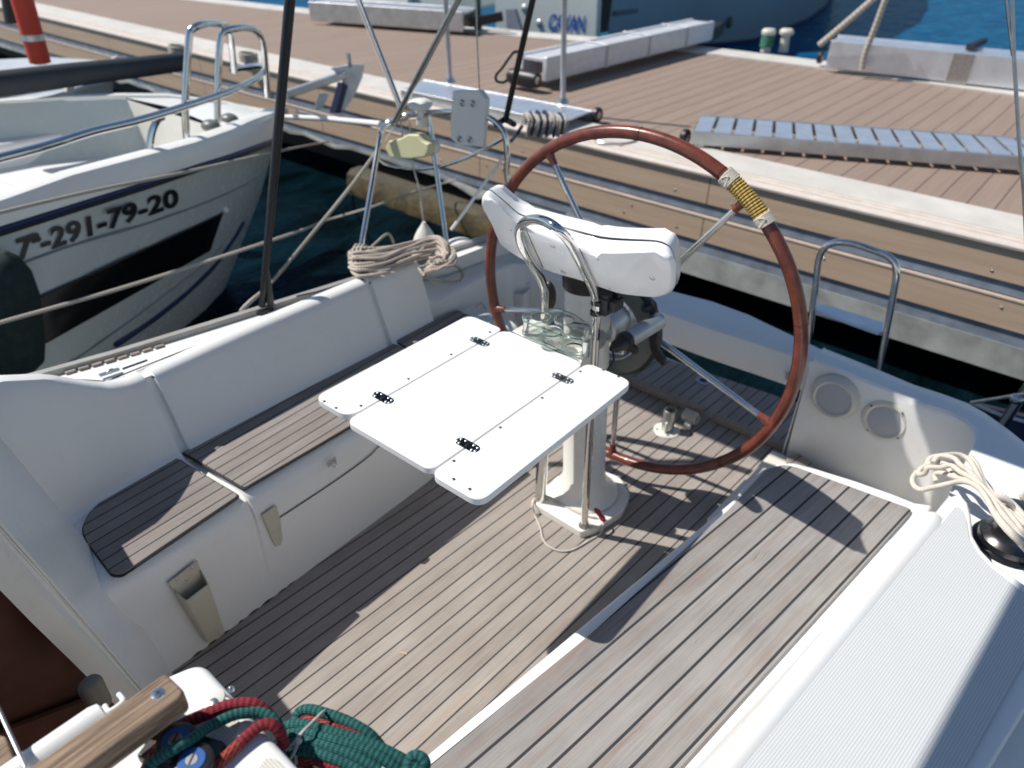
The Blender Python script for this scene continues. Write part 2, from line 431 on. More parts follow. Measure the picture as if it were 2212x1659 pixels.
# ------------------------------------------------------------------ water and far sea
WZ = -.45
def sheet(name, mat, x0, x1, y0, y1, z, nx=1, ny=1):
    m = MB(); vs = [(lerp(x0, x1, i/nx), lerp(y0, y1, j/ny), z) for i in range(nx+1) for j in range(ny+1)]
    m.add(vs, [(i*(ny+1)+j, (i+1)*(ny+1)+j, (i+1)*(ny+1)+j+1, i*(ny+1)+j+1) for i in range(nx) for j in range(ny)]); return m.build(name, mat)
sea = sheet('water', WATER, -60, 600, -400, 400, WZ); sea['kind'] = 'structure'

# ------------------------------------------------------------------ our boat: cockpit
boat = thing('sailboat', 'white sailing boat seen from inside its teak-decked cockpit, stern towards the dock', 'sailboat', (1.2, 1.1, 0))
SOLE = teak('sole_teak', .0485, -.055, .012, light=(.39, .35, .315), dark=(.215, .188, .165), seam=.0048)
SEATL = teak('seat_teak_weathered', .0415, .045, .01, light=(.30, .27, .25), dark=(.15, .13, .12))
SEATR = teak('seat_teak_bleached', .0555, -.138, .02, light=(.35, .335, .32), dark=(.185, .165, .152), seam=.0064, warm=.3, knots=.5)

m = MB(); so_pts = [(-.35, .60, 0), (2.50, .64, 0), (2.62, .62, 0), (2.97, .68, 0), (2.90, 1.52, 0), (2.5, 1.66, 0), (-.35, 1.62, 0)]
m.prism(so_pts, (0, 0, -.03)); sole = m.build('cockpit_sole', SOLE, boat)
m = MB(); m.prism([(-.4, .35, -.031), (2.93, .35, -.031), (2.93, 1.85, -.031), (-.4, 1.85, -.031)], (0, 0, -.12)); m.build('sole_pan', CREAM, boat)

# starboard side: bench, backrest, coaming and side deck as lofted sections along x
def zt(x): return itp(x, [(.30, .850), (.42, .838), (.52, .795), (.60, .735), (.66, .692), (.72, .672), (.8, .666), (1.0, .668), (1.95, .664)])
def yt(x): return itp(x, [(.3, 1.985), (.6, 1.99), (.75, 2.022), (1.2, 2.034), (1.6, 2.028), (1.9, 2.008)])
def yb(x): return itp(x, [(.3, 1.86), (.45, 1.895), (.75, 1.915), (1.6, 1.925), (2.1, 1.935)])
def toe(x): q = itp(x, [(-.2, 2.48), (.55, 2.325), (.93, 2.235), (1.65, 2.115), (2.2, 2.03), (2.75, 1.93)]); return q
def fy(x): return itp(x, [(0, 1.585), (.5, 1.577), (1.44, 1.599), (2.2, 1.63)])
def bench_sec(x, g=0.):
    f = fy(x); b = yb(x); e = .045*max(0, min(1, (x-.5)/.8))
    h = g*.7 if x < 1.2 else 0
    return [(f, -.02), (f+.004, .10), (f+.008+h*.6, .28), (f+.008+e*.2+h, .34), (f+.015+e*.3+h, .378-g*.5), (f+.030+e*.4, .402-g), (f+.050+e*.5, .411-g), (b-.05, .412-g), (b-.025, .414-g)]
def back_sec(x, g=0.):
    b = yb(x); t = yt(x); z = zt(x); zz = lambda k: .414+(z-.414)*k
    L = lambda k: lerp(b, t, k)
    return [(b-.025+g, .412-g*.7), (b+.004+g, .428), (L(.13)+g, zz(.12)), (L(.35)+g, zz(.35)), (L(.65)+g, zz(.65)), (L(.84)+g, zz(.86)), (L(.93)+g*.8, zz(.95)), (t+.004, z-.004-g), (t+.022, z-g), (t+.045, z-.003-g), (t+.062, z-.014), (t+.066, z-.026), (t+.075, z-.024)]
def gro(x, c, wd=.015, d=.020): return d*min(1, (wd-abs(x-c))/.004) if abs(x-c) < wd else 0.
xs = [.30+.03*i for i in range(14)]+[.72, .745, .764, .7661, .770, .775, .787, .792, .7959, .798, .84]+[.9+.1*i for i in range(11)]+[1.60, 1.633, 1.6351, 1.639, 1.644, 1.656, 1.661, 1.6649, 1.667, 1.72, 1.8, 1.87]
xs = sorted(set(xs)); G1, G2 = .781, 1.65
m = MB(); m.loft([[(x, y, z) for y, z in bench_sec(x, gro(x, G1, .015, .014)+gro(x, G2, .015, .014))] for x in [q for q in xs if q < 1.81]+[2.05, 2.12]]); bench = m.build('bench', WHITE, boat)
m = MB(); m.loft([[(x, y, z) for y, z in back_sec(x, gro(x, G1)+gro(x, G2))] for x in xs]); backrest = m.build('backrest', WHITE, boat)
m = MB(); m.prism([(1.871, y, z) for y, z in back_sec(1.87)]+[(1.871, 2.10, .40)], (.004, 0, 0)); m.build('backrest_end', WHITE, backrest)

# side deck, toe rail, topsides
m = MB(); xd = [-.2, .2, .5, .8, 1.1, 1.4, 1.7, 2.0, 2.3, 2.6, 2.75]
def dk(x): return min(zt(x), .668)-.044
m.loft([[(x, min(yt(x)+.06, toe(x)-.04) if x < 1.9 else 2.0-.08*(x-1.9), dk(x)), (x, toe(x), dk(x)-.006)] for x in xd]); m.build('side_deck', WHITE, boat)
m = MB(); m.loft([[(x, toe(x)-.0, dk(x)-.01), (x, toe(x)+.004, dk(x)+.014), (x, toe(x)+.028, dk(x)+.014), (x, toe(x)+.036, dk(x)-.03)] for x in xd], cap=True); m.build('toe_rail', plain('toe_rail_alloy', (.36, .35, .32), .5, .3), boat)
m = MB(); m.loft([[(x, toe(x)+.036, dk(x)-.03), (x, toe(x)-.02, .2), (x, toe(x)-.20, -.6)] for x in xd]); m.build('hull_side', WHITE, boat)
# slim joint line on the side deck
m = MB(); m.tube([(x, lerp(yt(x)+.062, toe(x), .38), dk(x)-.001) for x in xd if x < 1.9 and x > .4], .0016, 6); m.build('deck_seam', DARKGAP, boat)
m = MB(); m.tube([(x, yt(x)+.076, zt(x)-.026) for x in [.5, .7, .9, 1.1, 1.3, 1.5, 1.7]], .0018, 6); m.build('coaming_seam', DARKGAP, boat)
# wooden chocks outside the rail
for u in range(8):
    t = u/7; x_ = lerp(.66, .92, t); p = V((x_, toe(x_)-.009, dk(x_)-.002))
    MB().box(p, (.031, .014, .008), -.2).build('toe_rail_chock', STRIPWOOD, boat, .003)

# teak panels on the starboard seat
def teakpanel(pts, zt_, mat, parent, r, name='teak_panel', th=.012, edge=True):
    P = [pz(u, v, zt_) for u, v in pts]; Q = rpoly([(p.x, p.y) for p in P], r)
    mm = MB(); mm.prism([(q.x, q.y, zt_-th) for q in Q], (0, 0, th)); ob = mm.build(name, mat, parent, .0025, 2)
    if not edge: return ob
    cx_ = sum(q.x for q in Q)/len(Q); cy_ = sum(q.y for q in Q)/len(Q)
    e = MB(); big = [(cx_+(q.x-cx_)*1.008+math.copysign(.0022, q.x-cx_), cy_+(q.y-cy_)*1.008+math.copysign(.0022, q.y-cy_), zt_-.0095) for q in Q]
    e.prism(big, (0, 0, .005)); e.build('edge_sealant', DARKGAP, ob)
    return ob
TZ = .423
teakpanel([(377, 985), (300, 1024), (233, 1066), (196, 1102), (176, 1142), (190, 1172), (240, 1238), (262, 1240), (515, 1069), (402, 1002)], TZ, SEATL, bench, [.01, .3, .2, .15, .1, .05, .03, .02, .012, .006])
teakpanel([(396, 975), (528, 1053), (960, 800), (850, 742)], TZ+.002, SEATL, bench, [.008, .012, .008, .008])
teakpanel([(855, 735), (905, 763), (1040, 695), (985, 667)], TZ+.003, SEATL, bench, [.008, .012, .008, .02])
# lid joint line, latch and drain on the bench front
def onface(u, v): # bench front is nearly the plane y = 1.588
    return py(u, v, 1.588)
a = [py(u, v, 1.586+.004) for u, v in [(600, 1121), (640, 1096), (700, 1058), (760, 1018), (805, 985), (822, 968), (850, 958)]]
MB().tube([V((p.x, fy(p.x)+.005, p.z)) for p in cat(a, 4)], .0019, 6).build('locker_seam', DARKGAP, bench)
p = py(717, 998, 1.592); lt = MB().box(V((p.x, fy(p.x)+.002, p.z)), (.034, .006, .024)).build('latch_plate', STEEL, bench, .003)
mm = MB(); mm.tube(cat([V((p.x-.010, fy(p.x)-.002, p.z+.004)), V((p.x-.006, fy(p.x)-.012, p.z-.004)), V((p.x, fy(p.x)-.014, p.z-.012)), V((p.x+.006, fy(p.x)-.012, p.z-.004)), V((p.x+.010, fy(p.x)-.002, p.z+.004))], 4), .0028, 8); mm.build('latch_ring', CHROME, lt)
for dx in (-.011, .011): screw(lt, (p.x+dx, fy(p.x)-.0012, p.z+.006), (0, -1, 0), .004)
def facept(u, v, d=0.): p = py(u, v, 1.586); return V((p.x, fy(p.x)-d, p.z))
A = [facept(u, v) for u, v in [(566, 1113), (597, 1092), (606, 1120), (611, 1165), (606, 1178), (596, 1181), (590, 1172)]]
mm = MB(); mm.prism([q+V((0, .006, 0)) for q in A], (0, -.006, 0)); mm.build('drain_recess', BEIGE, bench, .002)

GR = plain('mould_line', (.07, .05, .03), .9, 0, .6, 40)
rj = random.Random(11)
for a in range(8):
    x0_ = .50+a*.05+rj.uniform(-.01, .01); ln = rj.uniform(.015, .045)
    MB().tube([(x0_, fy(x0_)-.0005, .0015), (x0_+ln/2, fy(x0_+ln/2)-.001, .003), (x0_+ln, fy(x0_+ln)-.0005, .0015)], [.001, rj.uniform(.0018, .004), .001], 6).build('mould_spot', GR, sole)
# winch handle pocket on the bench front
pk = thing('handle_pocket', 'beige open-topped holder screwed to the bench front near the companionway', 'holder', facept(400, 1300))
def pocket(root, pl, wtop, hh, depth, fr, base_off, mat):
    """fr(s, t, d): s across, t up, d out"""
    back = [(-.5, 1.0), (.5, 1.0), (.46, .0), (-.34, .0)]
    mm = MB(); mm.prism([fr(s_, t_, 0.) for s_, t_ in back], fr(0, 0, .004)-fr(0, 0, 0)); mm.build('back_plate', mat, root, .0015)
    rows = []
    for t_, dd in [(.74, depth), (.70, depth), (.5, depth*.96), (.25, depth*.86), (.06, depth*.72), (.0, depth*.62)]:
        wl = -.5+.16*(1-t_); wr = .5-.05*(1-t_); k = .06
        tl = t_+.05 if t_ > .72 else t_
        rows.append([fr(wl, tl+(.10 if t_ > .72 else 0), .002), fr(wl+.01, tl+(.03 if t_ > .72 else 0), dd*.5), fr(wl+k, tl, dd*.92), fr(wl+k*2, tl-.0, dd), fr(wr-k*2, tl, dd), fr(wr-k, tl, dd*.92), fr(wr-.01, tl+(.03 if t_ > .72 else 0), dd*.5), fr(wr, tl+(.10 if t_ > .72 else 0), .002)])
    bot = [fr(lerp(-.34, .45, i/7), 0, .002) for i in range(8)]
    rows.append(bot)
    mm = MB(); mm.loft(rows); o = mm.build('front_shell', mat, root, solid=.003)
    return o
PT = [facept(u, v) for u, v in [(359, 1254), (422, 1207), (478, 1352), (426, 1384)]]
def fr1(s, t, d):
    top = PT[0].lerp(PT[1], s+.5); bot = PT[3].lerp(PT[2], s+.5); return bot.lerp(top, t)+V((0, -d, 0))
pocket(pk, None, 0, 0, .042, fr1, 0, BEIGE)
for u, v in [(376, 1246), (411, 1221), (398, 1247)]: screw(pk, facept(u, v, .005), (0, -1, 0), .0045)

# ---- starboard quarter and transom wall
QZ = .49
def wallx(u, v): return px(u, v, 2.46)
# side wall from the backrest to the transom wall, then the transom wall with the seat opening
top_in = [(1.885, 1.962, .525), (1.95, 1.955, .485), (2.08, 1.95, .50), (2.22, 1.95, .505), (2.33, 1.945, .505), (2.41, 1.92, .505), (2.45, 1.87, .50), (2.462, 1.78, .49), (2.465, 1.66, .475), (2.468, 1.56, .455)]
rows = []
for k in [0, .06, .3, .7, .93, 1.0]:
    rows.append([(x-.0, y-.02*(1-k), z*k) if k < .93 else (x+(.012 if k == 1 and i > 5 else 0), y+(.012 if k == 1 and i <= 5 else 0), z-(0. if k == 1 else .0)-(.012 if k < 1 else 0)) for i, (x, y, z) in enumerate(top_in)])
top_out = [(1.885, 2.06, .58), (1.95, 2.05, .54), (2.10, 2.04, .515), (2.26, 2.03, .515), (2.42, 2.02, .515), (2.53, 1.99, .51), (2.59, 1.92, .505), (2.61, 1.80, .495), (2.615, 1.67, .48), (2.615, 1.56, .46)]
rows.append([(x, y, z) for x, y, z in top_out]); rows.append([(x+.02, y+.02, z-.03) for x, y, z in top_out]); rows.append([(x+.03, y+.02, -.3) for x, y, z in top_out])
m = MB(); m.loft(rows); quarter = m.build('quarter_coaming', WHITE, boat)
# hatch outline on the inner side wall
def sidew(u, v): return py(u, v, 1.935)
oc = rpoly([sidew(u, v).xz for u, v in [(1003, 703), (1005, 684), (1026, 664), (1040, 652), (1048, 668), (1050, 700)]], .02)
MB().tube([(q.x, 1.932, q.y) for q in oc], .0022, 6, closed=True).build('side_hatch_seam', BEIGE, quarter)
# second holder on the transom wall
pk2 = thing('line_pocket', 'white open-topped holder on the quarter wall behind the wheel', 'holder', px(1125, 650, 2.455))
P2 = [px(u, v, 2.45) for u, v in [(1099, 604), (1148, 608), (1146, 700), (1100, 692)]]
def fr2(s, t, d):
    top = P2[0].lerp(P2[1], s+.5); bot = P2[3].lerp(P2[2], s+.5); return bot.lerp(top, t)+V((-d, 0, 0))
pocket(pk2, None, 0, 0, .05, fr2, 0, WHITE)
for u, v in [(1109, 609), (1137, 612)]: screw(pk2, px(u, v, 2.444), (-1, 0, 0), .006)

# ---- port bench
def rf(x): return .663-.126*(x-.548)
def rr(x): return .219-.147*(x-.900)
def nq(x): return .124-.125*(x-.844)
PZ_ = .42
def port_sec(x):
    f, b, q = rf(x), rr(x), nq(x)
    return [(f, -.02), (f, .30), (f, .395), (f-.004, .41), (f-.014, .418), (f-.028, PZ_), (b+.012, PZ_), (b+.002, .423), (b-.005, .433), (b-.018, .48), (b-.032, .535), (b-.046, .575), (q+.046, .598), (q+.026, .606), (q+.008, .602), (q, .597)]
pxs = [-.4, 0, .3, .5, .7, .9, 1.1, 1.3, 1.5, 1.6, 1.7]
m = MB(); rws = [[(x, y, z) for y, z in port_sec(x)] for x in pxs]
def endround(x, k):      # the coaming roll dies away in a rounded nose
    s_ = port_sec(x); out = []
    for i, (y, z) in enumerate(s_):
        if i < 9: out.append((x, y, z))
        else: out.append((x, lerp(y, s_[8][0]-.045, k*.9), lerp(z, .44, k*k)))
    return out
rws += [endround(x, k) for x, k in [(1.74, .03), (1.775, .12), (1.80, .3), (1.818, .55), (1.828, .85), (1.832, 1.)]]
m.loft(rws); pbench = m.build('bench', WHITE, boat)
# aft end of the port bench: rounded corner slab
E1 = [pz(u, v, PZ_) for u, v in [(1560, 1090), (1600, 1055), (1648, 1013), (1678, 1000), (1712, 998), (1760, 1010), (1845, 1036), (1925, 1064), (1975, 1084), (2015, 1090)]]
poly = [V((1.70, rf(1.7)-.012, PZ_))]+[p for p in E1[1:]]+[V((1.84, rr(1.84)-.03, PZ_)), V((1.70, rr(1.7), PZ_))]
m = MB(); m.prism([p+V((0, 0, -.001)) for p in poly], (0, 0, -.42)); m.build('bench_end', WHITE, pbench, .008, 3)
teakpanel([(850, 1715), (1268, 1375), (1575, 1098), (1655, 1013), (1692, 1003), (1722, 1009), (1972, 1100), (1960, 1117), (1480, 1648), (1290, 1860), (700, 1840)], .428, SEATR, pbench, [.0, .0, .0, .04, .04, .02, .015, .01, 0., 0., 0.], edge=False)
# low teak step behind the bench end
Q = [pz(u, v, .09) for u, v in [(1700, 985), (1726, 979), (1800, 1035), (1850, 1090), (1700, 1060)]]
m = MB(); m.prism(Q, (0, 0, -.02)); m.build('aft_step', teak('step_teak', .05, -.15, .0), boat, .003)
m = MB(); m.prism([(1.95, .66, .068), (2.47, .64, .068), (2.47, -.05, .068), (1.80, -.05, .068)], (0, 0, -.2)); m.build('step_pan', CREAM, boat)

# coaming top with nonskid outboard of the port bench
ns = [V((-.4, nq(-.4), .597)), V((1.70, nq(1.7), .597))]+[pz(u, v, .597) for u, v in [(2062, 1096), (2072, 1097), (2080, 1105), (2087, 1125), (2094, 1165), (2112, 1196), (2140, 1226), (2200, 1273), (2290, 1330)]]
outer = [pz(u, v, .585) for u, v in [(2212, 1440), (2100, 1720)]]+[V((-.4, -.25, .585))]
m = MB(); m.prism([p+V((0, 0, .0012)) for p in ns+[pz(2235, 1390, .597), pz(2060, 1700, .597), V((-.4, -.21, .597))]], (0, 0, -.004)); nsk = m.build('nonskid_panel', NONSKID, boat)
rim = [pz(u, v, .597) for u, v in [(1985, 1150), (2020, 1105), (2047, 1072), (2062, 1066), (2080, 1070), (2094, 1085), (2100, 1112), (2105, 1156), (2122, 1186), (2150, 1215), (2212, 1258), (2320, 1325)]]
m = MB(); m.prism([V((-.4, nq(-.4)+.018, .5955)), V((1.60, nq(1.6)+.018, .5955))]+[p+V((0, 0, -.0015)) for p in rim]+[pz(2400, 1400, .59), pz(2250, 1480, .59), pz(2128, 1680, .59), V((-.4, -.27, .5955))], (0, 0, -.5)); m.build('coaming_top', WHITE, boat, .012, 4)

# port side deck with the flat quarter, at deck level
T_in = [(1753, 777), (1800, 794), (1880, 827), (1950, 853), (2000, 875), (2040, 887), (2062, 897), (2085, 909), (2100, 922), (2106, 938), (2104, 955), (2096, 973), (2085, 995), (2068, 1022)]
T_out = [(1783, 751), (1880, 789), (1980, 831), (2040, 850), (2098, 871), (2135, 893), (2160, 911), (2190, 933), (2212, 951), (2290, 1010), (2380, 1090), (2480, 1200), (2560, 1300), (2620, 1400)]
TZ2 = .50
tin = [pz(u, v, TZ2) for u, v in T_in]; tout = [pz(u, v, TZ2) for u, v in T_out]
rows = []
for k, dz in [(0, 0), (.1, 0), (.35, 0), (.8, 0), (.95, 0)]:
    rows.append([p+V((.0, 0, TZ2*(k-1)+.0))+V((.028*(1-k)**2, 0, 0)) for p in tin])
rows.append([p+V((.002, -.001, -.008)) for p in tin]); rows.append([p+V((.008, -.004, -.002)) for p in tin]); rows.append([p.lerp(q, .09) for p, q in zip(tin, tout)])
rows.append([p.lerp(q, .5) for p, q in zip(tin, tout)]); rows.append([p.lerp(q, .93) for p, q in zip(tin, tout)]); rows.append([q+V((0, 0, -.006)) for q in tout]); rows.append([q+V((.015, -.01, -.03)) for q in tout]); rows.append([q+V((.03, -.02, -.8)) for q in tout])
m = MB(); m.loft(rows); pq = m.build('transom_wall', WHITE, boat)
m = MB(); m.prism([V((1.2, -.05, .49)), V((1.86, .02, .49)), pz(2068, 1024, .494), pz(2620, 1400, .494), V((1.4, -.9, .49)), V((-.4, -.9, .49)), V((-.4, -.2, .49)), V((1.0, -.12, .49))], (0, 0, -.3)); m.build('port_side_deck'.replace('port_', ''), WHITE, boat)
# end cheek of the transom wall by the seat opening
c0, c1 = tin[0], tout[0]
m = MB(); m.prism([c0, c1, V((c1.x+.03, c1.y+.01, -.3)), V((c0.x+.028, c0.y+.02, -.3))], (0, .004, 0)); m.build('opening_cheek', WHITE, pq)

# ---- speakers on the wall
def speaker(uv, lab, dome, th):
    c = ofs(*uv, (2.475, .4, .25), (-1, 0, 0)); t = thing('speaker', lab, 'loudspeaker', c, 'round loudspeakers in the quarter wall'); ax = V((-1, 0, .02)).normalized()
    MB().rev([(0, .003), (th*.70, .003), (th*.715, .010+dome), (th*.80, .014+dome*1.2), (th*.93, .010+dome*.6), (th, .0)], c, ax, 44).build('speaker_ring', SPKRING, t)
    MB().rev([(0, .012+dome), (th*.4, .0112+dome), (th*.72, .008+dome)], c, ax, 44).build('speaker_grille', SPKGREY, t)
    x = V((0, 0, 1)); y = ax.cross(x)
    for k in range(4):
        a = R(45+90*k+8); q = c+(x*math.cos(a)+y*math.sin(a))*th*.87+ax*(.0125+dome)
        if not dome: MB().ball(q, (.0035, .0035, .0035), 10, 6).build('screw', BLACK, t)
    return t
sp1 = speaker((1804, 857), 'round loudspeaker with raised smooth rim, next to the helm seat', .012, .086)
sp2 = speaker((1913, 908), 'round loudspeaker with flat screwed rim, half in sunlight', .0, .082)

# ---- helm seat bridging the transom
hs_o = [(2.74, 1.56), (2.75, 1.32), (2.78, 1.12), (2.77, .95), (2.745, .85), (2.72, .74), (2.69, .615)]
hs_i = [(2.55, 1.56), (2.55, 1.22), (2.55, 1.05), (2.555, .93), (2.565, .80), (2.57, .68), (2.575, .615)]
rows = []
for sgn, off, z in [(0, 0, .312), (0, -.006, .33), (0, -.004, .42), (0, .0, .442), (0, .012, .45)]:
    rows.append([(x+off, y, z) for x, y in hs_i])
rows += [[(lerp(a[0], b[0], .5), a[1], .452) for a, b in zip(hs_i, hs_o)], [(x-.012, y, .45) for x, y in hs_o], [(x, y, .44) for x, y in hs_o], [(x, y, .32) for x, y in hs_o]]
m = MB(); m.loft(rows, closed=False); m.loft([rows[0], rows[-1]]); 
m.add(rows_flat := [r_[0] for r_ in rows], [tuple(range(len(rows)))]); m.add([r_[-1] for r_ in rows], [tuple(range(len(rows)))])
hseat = m.build('helm_seat', WHITE, boat)
p = pz(1700, 797, .36); 
MB().box(px(1706, 811, 2.56)+V((-.008, 0, .0)), (.018, .022, .028)).build('seat_catch', STEEL, hseat, .003)
# transom below the sole
m = MB(); m.prism([(2.93, .62, -.03), (2.93, 1.6, -.03), (2.93, 1.6, -.6), (2.93, .62, -.6)], (.04, 0, 0)); m.build('transom', WHITE, boat)

# ---- bulkhead, companionway, coachroof
bx = [V((.31, 2.06, .865)), V((.34, 2.02, .80)), V((.368, 1.9, .641)), V((.395, 1.84, .44)), V((.405, 1.74, .40)), V((.42, 1.66, .37)), V((.44, 1.64, .20)), V((.478, 1.645, -.06))]
ax_ = [py(u, v, 1.4) for u, v in [(-60, 1070), (0, 1139), (100, 1252), (200, 1371), (292, 1484), (330, 1535)]]
m = MB(); bxs = [bx[0], bx[1], bx[2], bx[4], bx[6], bx[7]]
mid = [a.lerp(b, .5)+V((.012, 0, .012)) for a, b in zip(ax_, bxs)]
m.loft([bxs, [a.lerp(b, .94) for a, b in zip(ax_, bxs)], [a.lerp(b, .5)+V((.004, 0, .004)) for a, b in zip(ax_, bxs)], ax_]); bulk = m.build('bulkhead', WHITE, boat)
ob = [py(u, v, 1.345) for u, v in [(-60, 1150), (0, 1211), (100, 1318), (190, 1410), (283, 1508), (330, 1560)]]
def trk(k, d): return [a.lerp(b, k)+V((d, 0, d*.3)) for a, b in zip(ax_, ob)]
m = MB(); m.loft([trk(0, 0), trk(.10, .010), trk(.16, .012), trk(.2, .002), trk(.36, .0), trk(.42, .012), trk(.55, .014), trk(.6, .004), trk(.66, .012), trk(1, .012), trk(1.02, -.03)]); track = m.build('companionway_frame', ALU and CREAM, boat)
for k in (.02, .18, .39, .585):
    MB().tube(trk(k, .003), .0022, 6).build('frame_groove', DARKGAP, track)
MB().tube(trk(.30, .006), .006, 8).build('board_slide', ALU, track)
screw(track, ofs(91, 1268, ax_[2]+V((.01, 0, 0)), (1, 0, .15))+V((.004, 0, 0)), (1, 0, .2), .008)
# cabin interior
m = MB()
m.add([(-1.2, .86, -.7), (.12, .86, -.7), (.33, 1.42, -.7), (-1.2, 1.42, -.7), (-1.2, .86, .90), (.10, .86, .86), (.20, 1.42, .86), (-1.2, 1.42, .90)], [(0, 1, 2, 3), (0, 1, 5, 4), (3, 2, 6, 7), (0, 4, 7, 3)])
m.build('cabin_lining', MAHOG, boat)
m = MB(); m.prism([(-.9, 1.405, -.6), (.28, 1.405, -.1), (.24, 1.405, .3), (-.9, 1.405, .80)], (0, -.012, 0)); m.build('cabin_panel', MAHOG, boat)
m = MB(); m.prism([(-.5, 1.38, -.5), (-.1, 1.38, -.5), (-.1, .9, -.5), (-.5, .9, -.5)], (0, 0, .03)); m.build('cabin_step', MAHOG, boat)
m = MB(); m.box(py(205, 1500, 1.25), (.05, .04, .10)); m.build('cabin_item', plain('dim_plastic', (.17, .15, .12), .6), boat, .02, 4)  # unidentified beige item inside the companionway
# coachroof
CZ = .95
cr = [pz(435, 1424, CZ), pz(660, 1670, CZ), V((.25, .05, CZ)), V((-1.2, .05, CZ)), V((-1.2, .80, CZ)), V((.19, .80, CZ))]
Q = rpoly([(p.x, p.y) for p in cr], [.03, 0, .02, 0, 0, .03], 7)
m = MB(); m.prism([(q.x, q.y, CZ) for q in Q], (0, 0, -.34)); coach = m.build('coachroof', WHITE, boat, .018, 5)
m = MB(); m.prism([(.255, .80, .62), (.255, .10, .62), (.34, .10, -.02), (.34, .645, -.02), (.30, .80, .30)], (-.03, 0, 0)); m.build('aft_bulkhead', WHITE, boat)
# nonskid patches on the coachroof
def roofpatch(pts, r):
    Q = rpoly([(p.x, p.y) for p in [pz(u, v, CZ+.0015) for u, v in pts]], r)
    MB().prism([(q.x, q.y, CZ+.0015) for q in Q], (0, 0, -.004)).build('roof_nonskid', DIAMOND, coach)
roofpatch([(520, 1556), (500, 1550), (440, 1600), (420, 1700), (470, 1700)], .01)
roofpatch([(600, 1640), (575, 1635), (530, 1700), (620, 1720), (640, 1690)], .01)
# hatch slide rail, washboard slot, grab rail
a, b = pz(222, 1543, .935), pz(50, 1662, .935)
m = MB(); m.tube([a+(a-b).normalized()*.006, a, a.lerp(b, .1), b, b+(b-a)], [.006, .017, .0195, .0195, .0195], 16); m.build('hatch_rail', WHITE, boat)
up = [pz(u, v, .955) for u, v in [(256, 1499), (262, 1506), (266, 1514), (256, 1524), (243, 1533), (234, 1536), (229, 1529), (226, 1524)]]
m = MB(); m.tube(cat(up, 3), .0035, 8, flat=1); [m.v.append(V(q)) for q in []]; m.build('board_slot', WHITE, boat)
gr = thing('grab_rail', 'weathered brown wooden grab rail beside the companionway hatch', 'grab rail', pz(250, 1590, .97))
GA, GB, GC, GD = (pz(u, v, 1.04) for u, v in [(20, 1686), (357, 1451), (404, 1496), (160, 1690)])
wv = (GC-GB); dr = V((-1, (GA.y-GB.y)/abs(GA.x-GB.x)*-1*-1, 0)); dr = (GA-GB).normalized()
ptsr = [GB, GC+dr*.0, GC+dr*.42, GB+dr*.42]
Q = rpoly([(p.x, p.y) for p in ptsr], [.006, .012, 0, 0], 4)
m = MB(); m.prism([(q.x, q.y, 1.04) for q in Q], (0, 0, -.036)); m.build('rail_wood', HANDWOOD, gr, .005, 3)
MB().box(pz(330, 1510, 1.0)+V((-.01, 0, -.03)), (.05, .022, .07), -.12).build('rail_foot', HANDWOOD, gr, .004); sc = pz(341, 1498, 1.0405); t_ = screw(gr, sc, (0, 0, 1), .0095, mat=CHROME)
for a_ in (0, 90):
    d = V((math.cos(R(a_+20)), math.sin(R(a_+20)), 0))*.0048; MB().beam(sc-d+V((0, 0, .0016)), sc+d+V((0, 0, .0016)), .002, .0008).build('screw_slot', BLACK, t_)
# aluminium hatch edge and wood at the far left corner
m = MB(); m.beam(pz(-40, 1452, .97), pz(60, 1668, .97), .005, .02); m.build('hatch_frame', STEEL, boat, .002)
m = MB(); m.prism([pz(-80, 1560, .90), pz(12, 1590, .90), pz(40, 1662, .90), pz(-80, 1720, .90)], (0, 0, -.02)); m.build('washboard', HANDWOOD, boat, .003)

# ------------------------------------------------------------------ cockpit table
TH = .81
tb = thing('cockpit_table', 'white three-leaf folding cockpit table on the pedestal', 'table', (1.2, 1.08, TH))
def leaf(x0, x1, y0, y1, rad, name='table_leaf'):
    Q = rpoly([(x0, y0), (x1, y0), (x1, y1), (x0, y1)], rad, 7)
    return MB().prism([(q.x, q.y, TH) for q in Q], (0, 0, -.020)).build(name, TABLE, tb, .0035, 3)
leaf(0.9074, 1.5006, 1.2349, 1.3725, [.045, .022, .035, .035]); leaf(0.8938, 1.4992, 0.9392, 1.2322, [.03, .03, .03, .03]); leaf(0.8865, 1.5097, 0.7875, 0.9365, [.035, .035, .03, .03])
MB().prism([(.96, .99, TH-.0205), (1.45, .99, TH-.0205), (1.45, 1.19, TH-.0205), (.96, 1.19, TH-.0205)], (0, 0, -.02)).build('table_batten', TABLE, tb, .003)
for q, uv in enumerate([(1036, 738), (827, 859), (1215, 817), (1010, 961)]):
    c = pz(*uv, TH+.0005); L_, W_ = .034, .014
    pl = [(c.x+math.cos(a)*W_, c.y+math.copysign(L_-W_, math.sin(a))+math.sin(a)*W_) for a in [2*math.pi*(k+.5)/28 for k in range(28)]]
    h = MB().prism([(x, y, c.z-.001) for x, y in pl], (0, 0, .0017)).build('hinge', plain('hinge_steel%d' % 0, (.30, .31, .33), .16, 1., .4, 90) if q == 0 else bpy.data.materials['hinge_steel0'], tb)
    for sy in (-1, 1):
        for dx, dy in ((.006, .026), (-.008, .020), (.008, .013), (-.006, .029)): screw(h, (c.x+dx, c.y+sy*dy, c.z+.001), r=.0033, mat=ALUTREAD)
    MB().box((c.x, c.y, c.z+.0012), (.013, .006, .002)).build('hinge_knuckle', BLACK, h)
